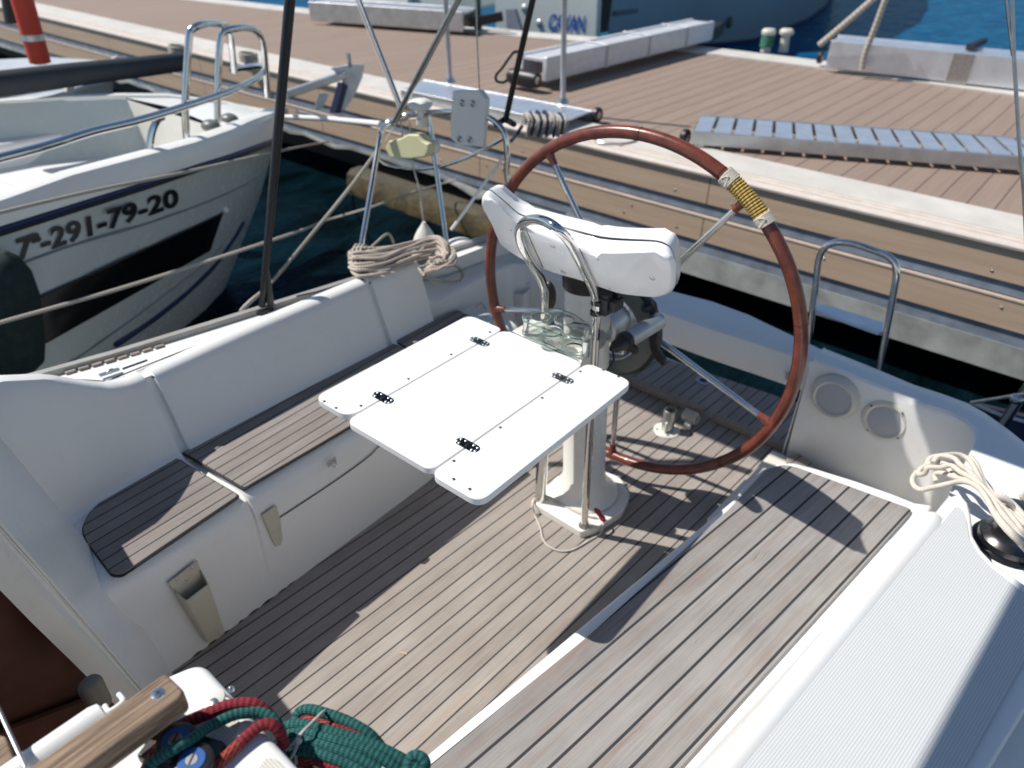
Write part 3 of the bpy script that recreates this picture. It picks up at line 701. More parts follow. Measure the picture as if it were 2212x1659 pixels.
for a, b in [(1048, 381), (1122, 408), (1127, 470), (887, 608), (624, 758), (104, 897), (177, 938), (330, 925), (1685, 712), (1827, 703), (1921, 744), (1450, 876), (1191, 1058), (904, 1265), (903, 1378), (1002, 1439)]:
    s_ = screw(tb, pz(663.6+.35*a, 553+.35*b, TH+.0004), r=.0046, mat=STEEL); c = pz(663.6+.35*a, 553+.35*b, TH+.0018)
    MB().rev([(0, 0), (.0018, 0)], c+V((0, 0, .0005)), n=8).build('screw_socket', BLACK, s_)
MB().prism([pz(u, v, TH-.006) for u, v in [(1106, 714), (1150, 690), (1276, 745), (1256, 784)]], (0, 0, -.012)).build('mounting_bracket', CREAM, tb, .003)
MB().tube([(1.503, .965, TH-.004), (1.503, 1.215, TH-.004)], .004, 8).build('bracket_hinge', CHROME, tb)

# ------------------------------------------------------------------ steering pedestal
PB = V((1.825, 1.098, 0)); PT_ = V((1.80, 1.150, 1.0)); PAX = (PT_-PB).normalized()
pd = thing('steering_pedestal', 'cream steering pedestal with flanged foot in the middle of the cockpit', 'pedestal', PB)
base = rpoly([pz(u, v, .03).xy for u, v in [(1146, 1083), (1256, 1150), (1290, 1140), (1345, 1105), (1362, 1068), (1340, 1030), (1290, 1012), (1225, 1014), (1180, 1050)]], [.012, .02, .05, .06, .06, .06, .06, .05, .03], 6)
MB().prism([(q.x, q.y, .032) for q in base], (0, 0, -.034)).build('foot_plate', PAINT, pd, .006, 3)
MB().rev([(.128, .031), (.118, .042), (.098, .060), (.084, .086), (.080, .112), (.0765, .118), (.0765, .60), (.0735, .84), (.0735, .86)], PB, PAX, n=44).build('post', PAINT, pd)
for u, v in [(1210, 1030), (1217, 1085), (1303, 1072), (1338, 1030)]:
    MB().rev([(0, .006), (.007, .006), (.0075, 0)], pz(u, v, .034), n=6).build('bolt', STEEL, pd)
# neck and collar under the instrument pod
MB().rev([(.0735, .855), (.073, .90), (.077, .95), (.083, 1.0), (.083, 1.03)], PB, PAX, n=36).build('neck', PAINT, pd)
MB().rev([(.0760, .872), (.0785, .876), (.081, .91), (.0855, .96), (.087, 1.02)], PB, PAX, n=36).build('collar', BLACK, pd)
# steel guard: two uprights joined by a forward-leaning hoop
def gx(u, v, x): return px(u, v, x)
bR, bL = pz(1262, 1136, .03), pz(1170, 1081, .03)
hR = lambda u, v: py(u, v, .992); hL = lambda u, v: py(u, v, 1.18)
gR = [bR, gx(1273, 950, 1.66), gx(1283, 780, 1.64), gx(1288, 690, 1.622), hR(1288, 652), hR(1283, 628), hR(1266, 592), hR(1243, 545), hR(1225, 515), py(1203, 494, 1.005), py(1182, 480, 1.04), py(1160, 474, 1.085), py(1138, 477, 1.13), py(1125, 489, 1.165), hL(1122, 510), hL(1130, 535), hL(1150, 572), hL(1168, 602), hL(1175, 625), hL(1176, 650), gx(1175, 720, 1.64), gx(1172, 900, 1.665), bL]
MB().tube(cat(gR, 5), .0132, 16).build('guard_rail', CHROME, pd)
bx2 = bL+V((.0, .006, 0)); MB().cyl(bx2, V((bx2.x, bx2.y, .60)), .021, .0205, 20).build('support_tube', CHROME, pd)
MB().rev([(.017, .012), (.021, .004), (.022, 0)], bR+V((0, 0, .003)), n=20).build('tube_socket', STEEL, pd)
# wheel shaft housing
WC = V((1.98, 1.100, .713)); WRAD = .597
MB().rev([(.0, -.26), (.050, -.26), (.050, -.19), (.043, -.185), (.043, -.14), (.052, -.135), (.052, -.075), (.04, -.07), (.04, -.03)], WC, (1, 0, 0), 36).build('shaft_housing', ALU, pd)
# engine control clamp
eb = MB(); c = gx(1306, 656, 1.64); eb.box(c, (.05, .045, .055)); eb.box(c+V((.012, -.028, .004)), (.05, .03, .035)); eb.box(c+V((.0, .018, -.012)), (.04, .03, .02)); eb.box(c+V((-.005, -.006, .030)), (.03, .03, .02)); eb.box(c+V((.03, -.01, .026)), (.03, .05, .02))
eb.build('clamp_box', BLACK, pd, .006, 2)
for dz in (.022, -.01):
    MB().rev([(.0138, -.007), (.0175, -.006), (.0175, .006), (.0138, .007)], gx(1288, 668, 1.618)+V((0, 0, dz)), n=20).build('clamp_band', BLACK, pd)
MB().tube(cat([gx(1282, 640, 1.60), gx(1284, 668, 1.60), gx(1293, 683, 1.60), gx(1302, 684, 1.60)], 5), .0016, 6).build('clamp_wire', TWINE, pd)

# ------------------------------------------------------------------ autopilot drum, motor and cable
ap = thing('autopilot_drive', 'grey ring-shaped wheel drive with silver motor cylinder behind the pedestal', 'autopilot', WC+V((-.09, 0, 0)))
DC = WC+V((-.085, .0, 0))
MB().rev([(.120, -.022), (.124, -.026), (.155, -.024), (.178, -.016), (.184, .0), (.184, .018), (.120, .018), (.120, -.022)], DC, (1, 0, 0), 60).build('drum', GREYDRUM, ap)
MB().rev([(.176, -.020), (.1855, -.010), (.1865, .004), (.1845, .014)], DC, (1, 0, 0), 60).build('drum_rim', BLACK, ap)
MB().tube([DC+V((-.020, math.cos(a)*.121, math.sin(a)*.121)) for a in [2*math.pi*k/48 for k in range(48)]], .0035, 8, closed=True).build('inner_ring', CREAM, ap)
mA, mB_ = px(1348, 738, 1.70), px(1424, 692, 1.885)
MB().cyl(mA, mB_, .027, .027, 28).build('motor', ALU, ap, .002)
d = (mB_-mA).normalized()
MB().tube([mA+d*.016, mA+d*.014, mA-d*.004, mA-d*.006, mA-d*.02, mA-d*.045, mA-d*.06, mA-d*.066], [.0272, .029, .029, .024, .022, .018, .009, .005], 22).build('motor_boot', BLACK, ap)
cab = [mA-d*.06, px(1326, 775, 1.63), px(1318, 790, 1.62), px(1308, 806, 1.63), px(1298, 822, 1.66), px(1296, 845, 1.70)]
MB().tube(cat(cab, 6), .0034, 8).build('power_cable', BLACK, ap)
pc = px(1368, 753, 1.72); MB().tube([mA+d*.0-V((0, .006, .02)), mA-V((0, .012, .035)), pc+V((0, 0, .018))], .0025, 6).build('cap_strap', BLACK, ap)
MB().rev([(0, -.005), (.018, -.005), (.0195, -.002), (.0195, .004), (0, .005)], pc, (1, -.2, .3), 24).build('dust_cap', BLACK, ap)
lv = [px(u, v, 1.86) for u, v in [(1398, 712), (1404, 702), (1418, 700), (1424, 712), (1418, 738), (1422, 757), (1436, 778), (1436, 790), (1429, 792), (1410, 772), (1403, 750)]]
MB().prism(lv, (.016, 0, .0)).build('clutch_lever', BLACK, ap, .004, 3)
kn = px(1404, 662, 1.86); k_ = MB(); k_.rev([(0, -.026), (.012, -.026), (.014, -.02), (.014, 0), (.022, .004), (.022, .012)], kn, (1, -.35, .1), 8); k_.build('mount_knob', BLACK, ap)
MB().cyl(px(1335, 716, 1.78), px(1345, 722, 1.74), .006, .006, 12).build('stop_pin', STEEL, ap)

# ------------------------------------------------------------------ steering wheel
wh = thing('ship_helm', 'large five-spoke steering wheel bound in reddish brown leather', 'steering wheel', WC)
def wp(a, r=WRAD, dx=0.): return WC+V((dx, math.cos(a)*r, math.sin(a)*r))
MB().tube([wp(2*math.pi*k/160) for k in range(160)], .0195, 18, closed=True).build('rim', LEATHER, wh)
def wang(u, v): p = px(u, v, WC.x)-WC; return math.atan2(p.z, p.y)
for uv in [(1187, 332), (1594, 447), (1666, 916), (1322, 986), (1090, 668)]:
    a = wang(*uv); e = wp(a, WRAD-.012); st = WC+(e-WC).normalized()*.035
    s_ = MB().tube([st, e.lerp(st, .14), e], [.0115, .0098, .0092], 14).build('spoke', CHROME, wh)
    MB().tube([e.lerp(st, .075), e.lerp(st, .04), e+(e-st).normalized()*.002], [.0115, .0125, .018], 14).build('spoke_sleeve', LEATHER, s_)
MB().rev([(0, .035), (.022, .035), (.034, .028), (.046, .012), (.046, -.03), (0, -.03)], WC, (1, 0, 0), 32).build('hub', ALU, wh)
# leather seams
for uv in [(1385, 286), (1730, 700), (1452, 1022), (1552, 985), (1560, 372)]:
    a = wang(*uv)
    MB().tube([wp(a)+V((math.sin(t), math.cos(a)*math.cos(t), math.sin(a)*math.cos(t)))*.0198 for t in [2*math.pi*k/24 for k in range(24)]], .0007, 6, closed=True).build('seam', DARKGAP, wh)
MB().tube([wp(2*math.pi*k/160, WRAD-.0175, -.0095) for k in range(160)], .0013, 6, closed=True).build('stitching', plain('stitching', (.10, .022, .015), .7), wh)
a1, a2 = wang(1562, 382), wang(1652, 488)
def wrap(t0, t1, n, r, mat, name, rr_=.0205):
    pts = []
    for k in range(n*14+1):
        s_ = k/(n*14); a = lerp(a1, a2, lerp(t0, t1, s_)); th = 2*math.pi*k/14
        pts.append(wp(a)+V((math.sin(th), math.cos(a)*math.cos(th), math.sin(a)*math.cos(th)))*(rr_+r*.6))
    return MB().tube(pts, r, 7).build(name, mat, wh)
wrap(.17, .84, 14, .0032, ROPE_Y, 'cord_binding'); wrap(.0, .18, 6, .0034, ROPE_W, 'end_whipping', .0225); wrap(.83, 1.0, 6, .0034, ROPE_W, 'end_whipping', .0225)
for t in (.09, .92):
    a = lerp(a1, a2, t); b = lerp(a1, a2, t+.06)
    MB().tube(cat([wp(a-.02)+V((-.026, 0, 0)), wp(a, WRAD+.014, -.024), wp(b, WRAD-.012, -.026)], 4), .0032, 7).build('whipping_turn', ROPE_W, wh)

# ------------------------------------------------------------------ instrument pod
pod = thing('instrument_pod', 'glossy white wing-shaped instrument pod above the pedestal, seam round its middle', 'instrument pod', px(1250, 560, 1.6))
PN = V((1, 0, .71)).normalized(); PP0 = V((1.647, 0, .94))
def pl(u, v, d=0.): return ofs(u, v, PP0+PN*d, PN)
PO = [((1039, 431), (1046, 418), (1064, 406)), ((1048, 424), (1057, 410), (1075, 401)), ((1062, 431), (1071, 419), (1092, 415)), ((1090, 457), (1096, 440), (1112, 432)), ((1115, 480), (1120, 461), (1138, 447)), ((1135, 490), (1145, 470), (1165, 454)), ((1190, 511), (1200, 487), (1217, 468)), ((1250, 533), (1262, 504), (1275, 482)), ((1286, 547), (1299, 513), (1312, 496)), ((1330, 550), (1340, 517), (1355, 501)), ((1380, 549), (1386, 519), (1400, 503)),
 ((1412, 548), (1418, 521), (1436, 503)), ((1434, 548), (1438, 527), (1453, 506)), ((1452, 556), (1450, 537), (1464, 518)), ((1460, 572), (1457, 556), (1468, 540)), ((1461, 602), (1461, 592), (1470, 582)), ((1457, 622), (1459, 614), (1467, 603)), ((1446, 634), (1450, 628), (1458, 618)), ((1425, 641), (1430, 637), (1438, 628)), ((1409, 642), (1415, 639), (1425, 630)), ((1352, 636), (1358, 632), (1366, 624)), ((1319, 627), (1325, 623), (1334, 614)), ((1259, 606), (1265, 602), (1274, 593)), ((1226, 597), (1232, 592), (1241, 583)), ((1175, 581), (1181, 576), (1190, 567)), ((1133, 561), (1139, 556), (1148, 546)), ((1094, 536), (1100, 530), (1110, 519)), ((1076, 518), (1082, 511), (1093, 498)), ((1060, 480), (1066, 470), (1080, 452)), ((1042, 448), (1049, 437), (1064, 420))]
def ring(k, x): return cat([pl(*p[k], x) for p in PO], 2, closed=True)
RF, RS, RB = ring(0, 0), ring(1, .042), ring(2, .088)
cf = sum(RF, V())/len(RF)
def inset(P, k):
    out = []; n = len(P)
    for i in range(n):
        a, b, c_ = P[i-1], P[i], P[(i+1) % n]; t = (c_-a).normalized(); nn = t.cross(PN); nn = nn if nn.dot(cf-b) > 0 else -nn
        out.append(b+nn*k)
    return out
def mixr(A, B, t): return [a.lerp(b, t) for a, b in zip(A, B)]
def shx(A, d): return [a+PN*d for a in A]
n_ = len(RF)
m = MB(); m.loft([shx(inset(RF, .0125), -.0065), shx(inset(RF, .0085), -.0055), shx(inset(RF, .0045), -.0025), shx(inset(RF, .0015), .003), mixr(RF, RS, .30), mixr(RF, RS, .65), mixr(RF, RS, .93)], closed=True); m.f.append(tuple(range(n_))); m.build('front_shell', PODM, pod, sharp=60)
m = MB(); m.loft([mixr(RF, RS, 1.06), mixr(RS, RB, .35), mixr(RS, RB, .75), mixr(RS, RB, 1.0), shx(inset(RB, .003), .006), shx(inset(RB, .007), .009)], closed=True); m.f.append(tuple(5*n_+i for i in range(n_))); m.build('rear_shell', PODM, pod, sharp=60)
m = MB(); m.loft([mixr(RF, RS, .92), inset(mixr(RF, RS, 1.0), -.0012), mixr(RF, RS, 1.07)], closed=True); m.build('seam_gasket', BLACK, pod)
for u, v in [(1194, 531), (1217, 587), (1409, 601)]: screw(pod, pl(u, v, -.0068), -PN, .0095 if u != 1409 else .009, mat=STEEL)
for u, v in [(1104, 497), (1134, 560), (1292, 561), (1317, 623)]: MB().rev([(0, .001), (.0025, .001)], pl(u, v, -.007), -PN, 8).build('drill_hole', BLACK, pod)
# rust-stained edges of the recess behind the guard
ST = plain('rust_stain', (.30, .19, .10), .6, 0, .5, 60)
for a, b in [((1137, 497), (1173, 578)), ((1252, 537), (1289, 622))]:
    p0, p1 = pl(*a, -.007), pl(*b, -.007); MB().tube([p0, p0.lerp(p1, .5)+V((0, .001, 0)), p1], [.001, .0018, .0012], 8).build('stained_gasket', ST, pod)
MB().box(px(1190, 690, 1.74)+V((.02, .045, .04)), (.01, .01, .01)).build('pod_bolt', STEEL, pod)
# black compass hood behind the guard
MB().ball(px(1184, 640, 1.80), (.02, .030, .055), 20, 12).build('compass_hood', BLACK, pod)

# ------------------------------------------------------------------ clear drink holder
dh = thing('drink_holder', 'clear acrylic drink holder with round holes, between table and pedestal', 'drink holder', px(1200, 720, 1.55))
HZ = .862
po = [pz(u, v, HZ) for u, v in [(1129, 683), (1163, 671), (1205, 667), (1240, 680), (1274, 703), (1275, 731), (1262, 739), (1223, 731), (1165, 707), (1131, 694)]]
Q = rpoly([(p.x, p.y) for p in po], .012, 4); Q = [(q.x, q.y) for q in Q]
hol = [[(pz(u, v, HZ).x+math.cos(a)*r_, pz(u, v, HZ).y+math.sin(a)*r_) for a in [2*math.pi*k/28 for k in range(28)]] for u, v, r_ in [(1168, 686, .029), (1219, 692, .029), (1192, 716, .029), (1243, 722, .027)]]
ACE = plain('acrylic_edge', (.22, .33, .30), .15, 0, .1)
curve_plate('top_plate', Q, hol, .006, HZ, ACRYL, dh)
for rg in hol: MB().tube([(x, y, HZ+.0032) for x, y in rg], .0009, 5, closed=True).build('hole_edge', ACE, dh)
MB().tube([(x, y, HZ) for x, y in Q], .0022, 6, closed=True).build('plate_edge', ACE, dh)
LZ = TH+.006
Qb = [(x-.0, y) for x, y in Q]
curve_plate('base_plate', Qb, [[(x, y) for x, y in hol[2]], hol[3]], .005, LZ, ACRYL, dh)
MB().tube([(x, y, LZ) for x, y in Qb], .0020, 6, closed=True).build('plate_edge', ACE, dh)
for u, v in [(1137, 684), (1266, 733), (1268, 706)]:
    p = pz(u, v, HZ+.004); MB().tube([p-V((0, 0, .050)), p-V((0, 0, .006))], .009, 16).build('spacer', CHROME, dh); screw(dh, p, r=.006)

# ------------------------------------------------------------------ things on the cockpit sole
ts = thing('table_socket', 'short steel tube socket with round flange screwed to the cockpit sole', 'deck socket', pz(1440, 930, 0))
c = pz(1440, 930, 0)
MB().rev([(.0, .004), (.030, .006), (.052, .006), (.056, .003), (.056, 0)], c, n=36).build('flange', CREAM, ts)
MB().rev([(.026, .004), (.026, .105), (.022, .107), (.021, .10), (.021, .01)], c+V((.004, 0, 0)), n=32).build('tube', STEEL, ts)
MB().box(c+V((-.026, -.006, .03)), (.012, .010, .055)).build('locking_tab', CREAM, ts, .003)
for a in (40, 130, 215, 310): screw(ts, c+V((math.cos(R(a))*.042, math.sin(R(a))*.042, .0065)), r=.006)
df = thing('deck_filler', 'small round deck fitting near the transom edge, tinted with blue shade', 'deck fitting', pz(1519, 823, 0))
MB().rev([(.018, .003), (.021, .006), (.034, .005), (.036, 0)], pz(1519, 823, 0), n=32).build('filler_ring', plain('alloy_shade_blue', (.30, .40, .52), .35, .5), df)  # blue tint of the shade put into the ring colour
MB().rev([(0, .001), (.02, .001)], pz(1519, 823, 0), n=24).build('filler_cap', BLACK, df)
fb = thing('foot_brace', 'weathered teak foot brace running across the sole behind the wheel', 'foot brace', pz(1520, 885, 0))
fA, fB = pz(1345, 824, 0), pz(1700, 975, 0)
m = MB(); m.beam(fA.lerp(fB, 0)+V((0, 0, .019)), fA.lerp(fB, .52)+V((0, 0, .019)), .034, .036); m.build('brace_bar', STRIPWOOD, fb, .006, 3)
m = MB(); m.beam(fA.lerp(fB, .57)+V((0, 0, .017)), fB+V((0, 0, .017)), .034, .032); m.build('brace_bar', STRIPWOOD, fb, .006, 3)
lash = MB(); c = pz(1492, 900, .03)
dd = (fB-fA).normalized(); up = V((0, 0, 1)); sd = up.cross(dd)
lash.tube([c+dd*(k/80*.06-.03)+(sd*math.cos(k*.55)*.024+up*math.sin(k*.55)*.022) for k in range(81)], .0055, 8)
lash.build('rope_lashing', ROPE_W, fb)
MB().box(c+V((-.045, -.012, -.012)), (.045, .03, .025), .3).build('cleat', CREAM, fb, .008, 3)
kl = thing('kill_cord', 'thin white cord looped on the sole from the pedestal foot', 'cord', pz(1230, 1185, .003))
pts = [pz(u, v, z) for u, v, z in [(1184, 1078, .037), (1158, 1076, .038), (1151, 1092, .036), (1155, 1112, .004), (1167, 1140, .004), (1172, 1163, .004), (1185, 1180, .004), (1208, 1190, .004), (1232, 1189, .004), (1252, 1180, .004), (1275, 1166, .004), (1295, 1155, .004), (1302, 1140, .03), (1304, 1122, .05), (1300, 1112, .05)]]
MB().tube(cat(pts, 6), .0036, 8).build('cord_loop', TWINE, kl)
MB().tube(cat([pz(u, v, .038) for u, v in [(1178, 1070), (1200, 1080), (1225, 1095), (1250, 1108), (1275, 1116), (1290, 1118)]], 5), .0033, 8).build('cord_end', TWINE, kl)
m = MB(); m.tube([px(1284, 1098, 1.69), px(1290, 1104, 1.69), px(1296, 1112, 1.69), px(1302, 1120, 1.69), px(1305, 1127, 1.69)], [.004, .0105, .008, .0105, .005], 10); m.build('red_toggle', REDP, kl)
spl = MB(); c = pz(1030+24, 1757, 0) if 0 else pz(871, 1411, .001); spl.box(c, (.005, .022, .003), .5)
tag(spl.build('wood_splinter', plain('pale_wood', (.55, .44, .28), .7)), 'tiny pale splinter of wood lying on the cockpit sole', 'splinter')

# ------------------------------------------------------------------ stern rail, antenna, board, pale float
sr = thing('stern_rail', 'stainless steel stern rail on the starboard quarter', 'stern rail', pz(870, 540, .52))
RX = 2.42
fl = pz(778, 545, .56); 
def rl(u, v, x=RX): return px(u, v, x)
lp = [fl, fl.lerp(rl(822, 292, 2.30), .5), rl(820, 300, 2.30), rl(824, 284, 2.31), rl(834, 270, 2.33), rl(852, 259, 2.36), rl(880, 249, 2.4), rl(930, 243, 2.42), rl(985, 242, 2.42), rl(1030, 246, 2.42), rl(1060, 256, 2.42), rl(1082, 275, 2.42), rl(1092, 298, 2.42), rl(1096, 340, 2.42), rl(1099, 400, 2.43), V((2.46, 1.86, .5))]
MB().tube(cat(lp, 5), .0125, 12).build('top_tube', CHROME, sr)
pf = V((2.42, 2.03, .51)); pf = pz(968, 552, .51)
MB().tube([rl(926, 247), rl(932, 290), pf], .012, 12).build('centre_post', CHROME, sr)
mid_ = [rl(817, 346, 2.28), rl(835, 356, 2.32), rl(870, 364, 2.36), rl(910, 365, 2.38), rl(960, 357, 2.40), rl(1010, 340, 2.42), rl(1050, 320, 2.42), rl(1090, 297, 2.42)]
MB().tube(cat(mid_, 5), .008, 10).build('lower_tube', CHROME, sr)
for p in (fl, pf): MB().rev([(.012, .02), (.016, .01), (.032, .006), (.034, 0)], p+V((0, 0, -.012)), n=24).build('foot_flange', STEEL, sr)
MB().ball(rl(823, 284, 2.31)+V((-.012, 0, .004)), .006, 10, 8).build('rail_weld', CHROME, sr)
eb_ = [rl(u, v, 2.40) for u, v in [(977, 196), (1036, 196), (1049, 215), (1048, 240), (1041, 318), (990, 313), (973, 300), (972, 268)]]
ebd = thing('engine_board', 'white bolted outboard bracket board on the stern rail', 'bracket board', rl(1010, 258, 2.40))
MB().prism(eb_, (.03, 0, 0)).build('board', WHITE, ebd, .006, 3)
for u, v in [(998, 222), (1021, 224), (993, 300), (1015, 302)]:
    MB().rev([(0, .008), (.010, .007), (.012, .002), (.015, 0)], rl(u, v, 2.398), (-1, 0, 0), 14).build('bolt', STEEL, ebd)
an = thing('antenna', 'white mushroom-shaped satellite antenna on the stern rail', 'antenna', rl(905, 225, 2.40))
MB().rev([(0, .026), (.03, .024), (.052, .010), (.056, -.004), (.045, -.016), (.014, -.03), (.012, -.075)], rl(907, 226, 2.38), (0, .1, 1), 32).build('dome', WHITE, an)
MB().box(rl(912, 262, 2.39), (.04, .05, .05), .3).build('clamp', CREAM, an, .012, 3)
fc = rl(880, 318, 2.36)
ll = thing('pale_float', 'pale yellow plastic safety light hanging in cords inside the stern rail', 'safety light', fc)
outl = [rl(u, v, 2.34) for u, v in [(831, 322), (838, 305), (862, 300), (881, 290), (902, 291), (910, 304), (925, 312), (925, 326), (917, 340), (884, 344), (842, 341)]]
MB().prism(outl, (.055, 0, 0)).build('body', YELLOWED, ll, .008, 3)
MB().cyl(rl(922, 316, 2.37), rl(950, 318, 2.42), .010, .012, 12).build('arm', CREAM, ll)
MB().ball(rl(941, 316, 2.40), (.022, .022, .03), 14, 10).build('socket', CREAM, ll)
sc_ = thing('safety_cord', 'thin pale cords tied from the stern rail down to the quarter', 'cord', rl(885, 270, 2.38))
for pp in ([(866, 262), (868, 280), (870, 296)], [(884, 262), (886, 280), (887, 292)], [(855, 268), (845, 285), (833, 305)], [(852, 262), (880, 258), (910, 256)], [(890, 345), (895, 370), (905, 405), (910, 440), (915, 480), (920, 505)]):
    MB().tube(cat([rl(u, v, 2.37) for u, v in pp], 5), .0042, 8).build('cord_strand', TWINE, sc_)
hb = thing('rope_bag', 'small off-white cloth bag tied at the top behind the rope coil', 'bag', pz(920, 535, .53))
cb = px(918, 530, 2.2); MB().tube(cat([cb+V((0, 0, .11)), cb+V((0, 0, .085)), cb+V((0, 0, .03)), cb+V((0, 0, -.03)), cb+V((0, 0, -.06))], 4), [.008]*2+[.012, .016, .022, .03, .038, .045, .05, .055, .058, .06, .061, .062, .062, .062, .06][:15], 16).build('bag_cloth', CREAM, hb)
wn_ = thing('foot_winch', 'low white oval fitting on the quarter beside the stern rail foot', 'deck fitting', pz(985, 545, .53))
MB().ball(pz(985, 548, .50)+V((.02, 0, .02)), (.085, .07, .045), 24, 12).build('cover', WHITE, wn_)
# slanting tubes over the stern, and an unseen awning added to shade it
bim = thing('shade_frame', 'slanting steel tubes above the stern rail with an unseen awning added for shade', 'awning', rl(855, 245, 2.36))
def ext(u0, v0, x0, u1, v1, x1, k): a, b = px(u0, v0, x0), px(u1, v1, x1); return a, a+(b-a)*k
a, b = px(852, 262, 2.34), px(992, -5, 2.25); MB().tube([a, b, b+(b-a)*.28], .0125, 12).build('frame_tube', STEEL, bim); t1 = b+(b-a)*.28
a, b = px(868, 236, 2.36), px(772, -10, 2.5); MB().tube([a, b, b+(b-a)*.45], .010, 10).build('frame_tube', STEEL, bim); t2 = b+(b-a)*.45
a2_, b2_ = px(862, 238, 2.36), px(766, -6, 2.5); MB().tube([a2_, b2_, b2_+(b2_-a2_)*.45], .003, 6).build('frame_cord', TWINE, bim)
MB().tube([px(838, 262, 2.35), px(852, 262, 2.35), px(864, 243, 2.35)], .015, 10).build('hinge_joint', STEEL, bim)
CANV = plain('awning_canvas', (.10, .13, .20), .9)
def cpy(x0, x1, y0, y1, z0, z1, n='shade_canopy'):
    m = MB(); rows = []
    for i in range(7):
        x = lerp(x0, x1, i/6); rows.append([(x, lerp(y0, y1, j/8), lerp(z0, z1, j/8)+.05*math.sin(math.pi*j/8)+.02*math.sin(math.pi*i/6)) for j in range(9)])
    m.loft(rows); m.build(n, CANV, bim, solid=.006)
def cpoly(P, z=1.95):
    m = MB(); m.prism([(x, y, z) for x, y in P], (0, 0, .008)); return m.build('shade_canopy', CANV, bim)
curve_plate('shade_canopy', [(1.80, .7), (2.7, .7), (2.7, 3.0), (1.80, 3.0)], [[(1.975, 1.29), (1.975, 1.36), (1.90, 1.41), (1.835, 1.405), (1.885, 1.325)]], .008, 1.955, CANV, bim)  # unseen sheet shaped to shade the stern; its hole lets a sun sliver through
# boom above the cockpit, out of the picture
bo = thing('boom', 'sail boom with folded grey sail cover above the cockpit', 'boom', (.3, 1.0, 2.2))
MB().tube([(-3, 1.27, 2.36), (1.42, .89, 2.36), (1.46, .89, 2.36)], [.155, .155, .02], 16).build('sail_cover', CANV, bo)

# ------------------------------------------------------------------ black rods
st = thing('black_rod', 'tall black rod standing on the starboard rail, left of the rope coil', 'rod', py(565, 662, 2.18))
a, b = py(566, 664, 2.19), py(627, -6, 2.20)
MB().tube([a, a.lerp(b, .15), a.lerp(b, .5), b, b+(b-a)*.3], [.0115, .0135, .0155, .0175, .018], 14).build('rod_shaft', BLACKROD, st)
MB().tube([py(585, 664, 2.17), py(580, 605, 2.18), py(578, 575, 2.18)], [.014, .009, .004], 8).build('rod_brace', BLACKROD, st)
MB().box(py(570, 664, 2.18)+V((0, 0, -.012)), (.06, .03, .015), -.1).build('rod_base', BLACKROD, st, .004)
st2 = thing('black_pole', 'black pole rising from the stern rail towards the middle of the picture top', 'pole', px(1093, 250, 2.6))
a, b = px(1093, 255, 2.55), px(1152, -6, 2.5)
MB().tube([a, b, b+(b-a)*.3], .0125, 12).build('pole_shaft', BLACKROD, st2)
tr_ = [px(u, v, 2.54) for u, v in [(1121, 112), (1110, 113), (1098, 128), (1084, 148), (1072, 162), (1073, 175), (1088, 178), (1100, 168)]]
MB().tube(cat(tr_, 4), .006, 8).build('pole_hook', GREYDRUM, st2)
MB().tube([px(1070, 270, 2.5), px(1088, 259, 2.55), px(1100, 262, 2.55), px(1110, 268, 2.5)], .013, 8).build('pole_foot', BLACK, st2)
wr = thing('white_rod', 'slim white rod slanting down to the foot of the stern rail', 'rod', px(972, 500, 2.42))
MB().tube([px(970, 503, 2.42), px(1090, 336, 2.55)], .0075, 10).build('rod_shaft', WHITE, wr)
MB().tube([px(963, 513, 2.42), px(974, 497, 2.42)], .010, 10).build('rod_end', BLACK, wr)
bunch = thing('rope_hank', 'grey rope hank tied on a dock gangway corner beyond the wheel', 'rope', px(1180, 265, 4.2))
rr_ = random.Random(9)
for k in range(16):
    u0 = 1128+k*5.2; pts = [px(u0, 270-rr_.random()*8, 4.0), px(u0+6, 250-rr_.random()*12, 4.02), px(u0+14+rr_.random()*6, 262, 3.97), px(u0+10, 288+rr_.random()*8, 4.0)]
    MB().tube(cat(pts, 4), .011, 7).build('hank_turn', [ROPE_M, ROPE_M, NAVY][k % 3], bunch)
MB().tube([px(1128, 272, 4.0), px(1116, 290, 4.0), px(1104, 305, 3.9)], .012, 8).build('hank_end', NAVY, bunch)
ht = thing('helm_wire', 'loop of thin grey wire lying on the pale dock edge', 'wire', pz(1330, 300, .46))
MB().tube([pz(1330+math.cos(t)*46, 300+math.sin(t)*11, .462) for t in [2*math.pi*k/30 for k in range(27)]], .008, 6).build('wire_loop', STEEL, ht)

# ------------------------------------------------------------------ swim ladder
ld = thing('swim_ladder', 'folded-up steel swim ladder with one flat step at the transom', 'ladder', (3.0, .6, -.1))
LX = 2.98
L_ = [px(u, v, LX) for u, v in [(1745, 760), (1751, 700), (1762, 620), (1766, 580), (1772, 550), (1788, 530), (1812, 523), (1845, 527), (1885, 540), (1915, 552), (1932, 568), (1937, 590), (1932, 625), (1922, 680), (1908, 750), (1898, 810)]]
MB().tube(cat(L_, 5), .0135, 14).build('ladder_frame', CHROME, ld)
S_ = [px(u, v, LX) for u, v in [(1757, 657), (1903, 700)]]
c0_, c1_ = S_[0], S_[1]
st_ = [px(u, v, LX) for u, v in [(1752, 676), (1905, 722)]]
m = MB(); z_ = px(1757, 670, LX).z; Q = [pz(u, v, z_) for u, v in [(1754, 668), (1764, 658), (1780, 655), (1911, 696), (1909, 716), (1898, 719)]]
c_ = sum(Q, V())/6; m.prism([(p.x, p.y, p.z) for p in Q], (0, 0, -.016)); m.build('ladder_step', ALUTREAD, ld, .008, 3)

# ------------------------------------------------------------------ ropes on board
def strand(pts, r, mat, name, parent, per=6, n=10): return MB().tube(cat(pts, per), r, n).build(name, mat, parent)
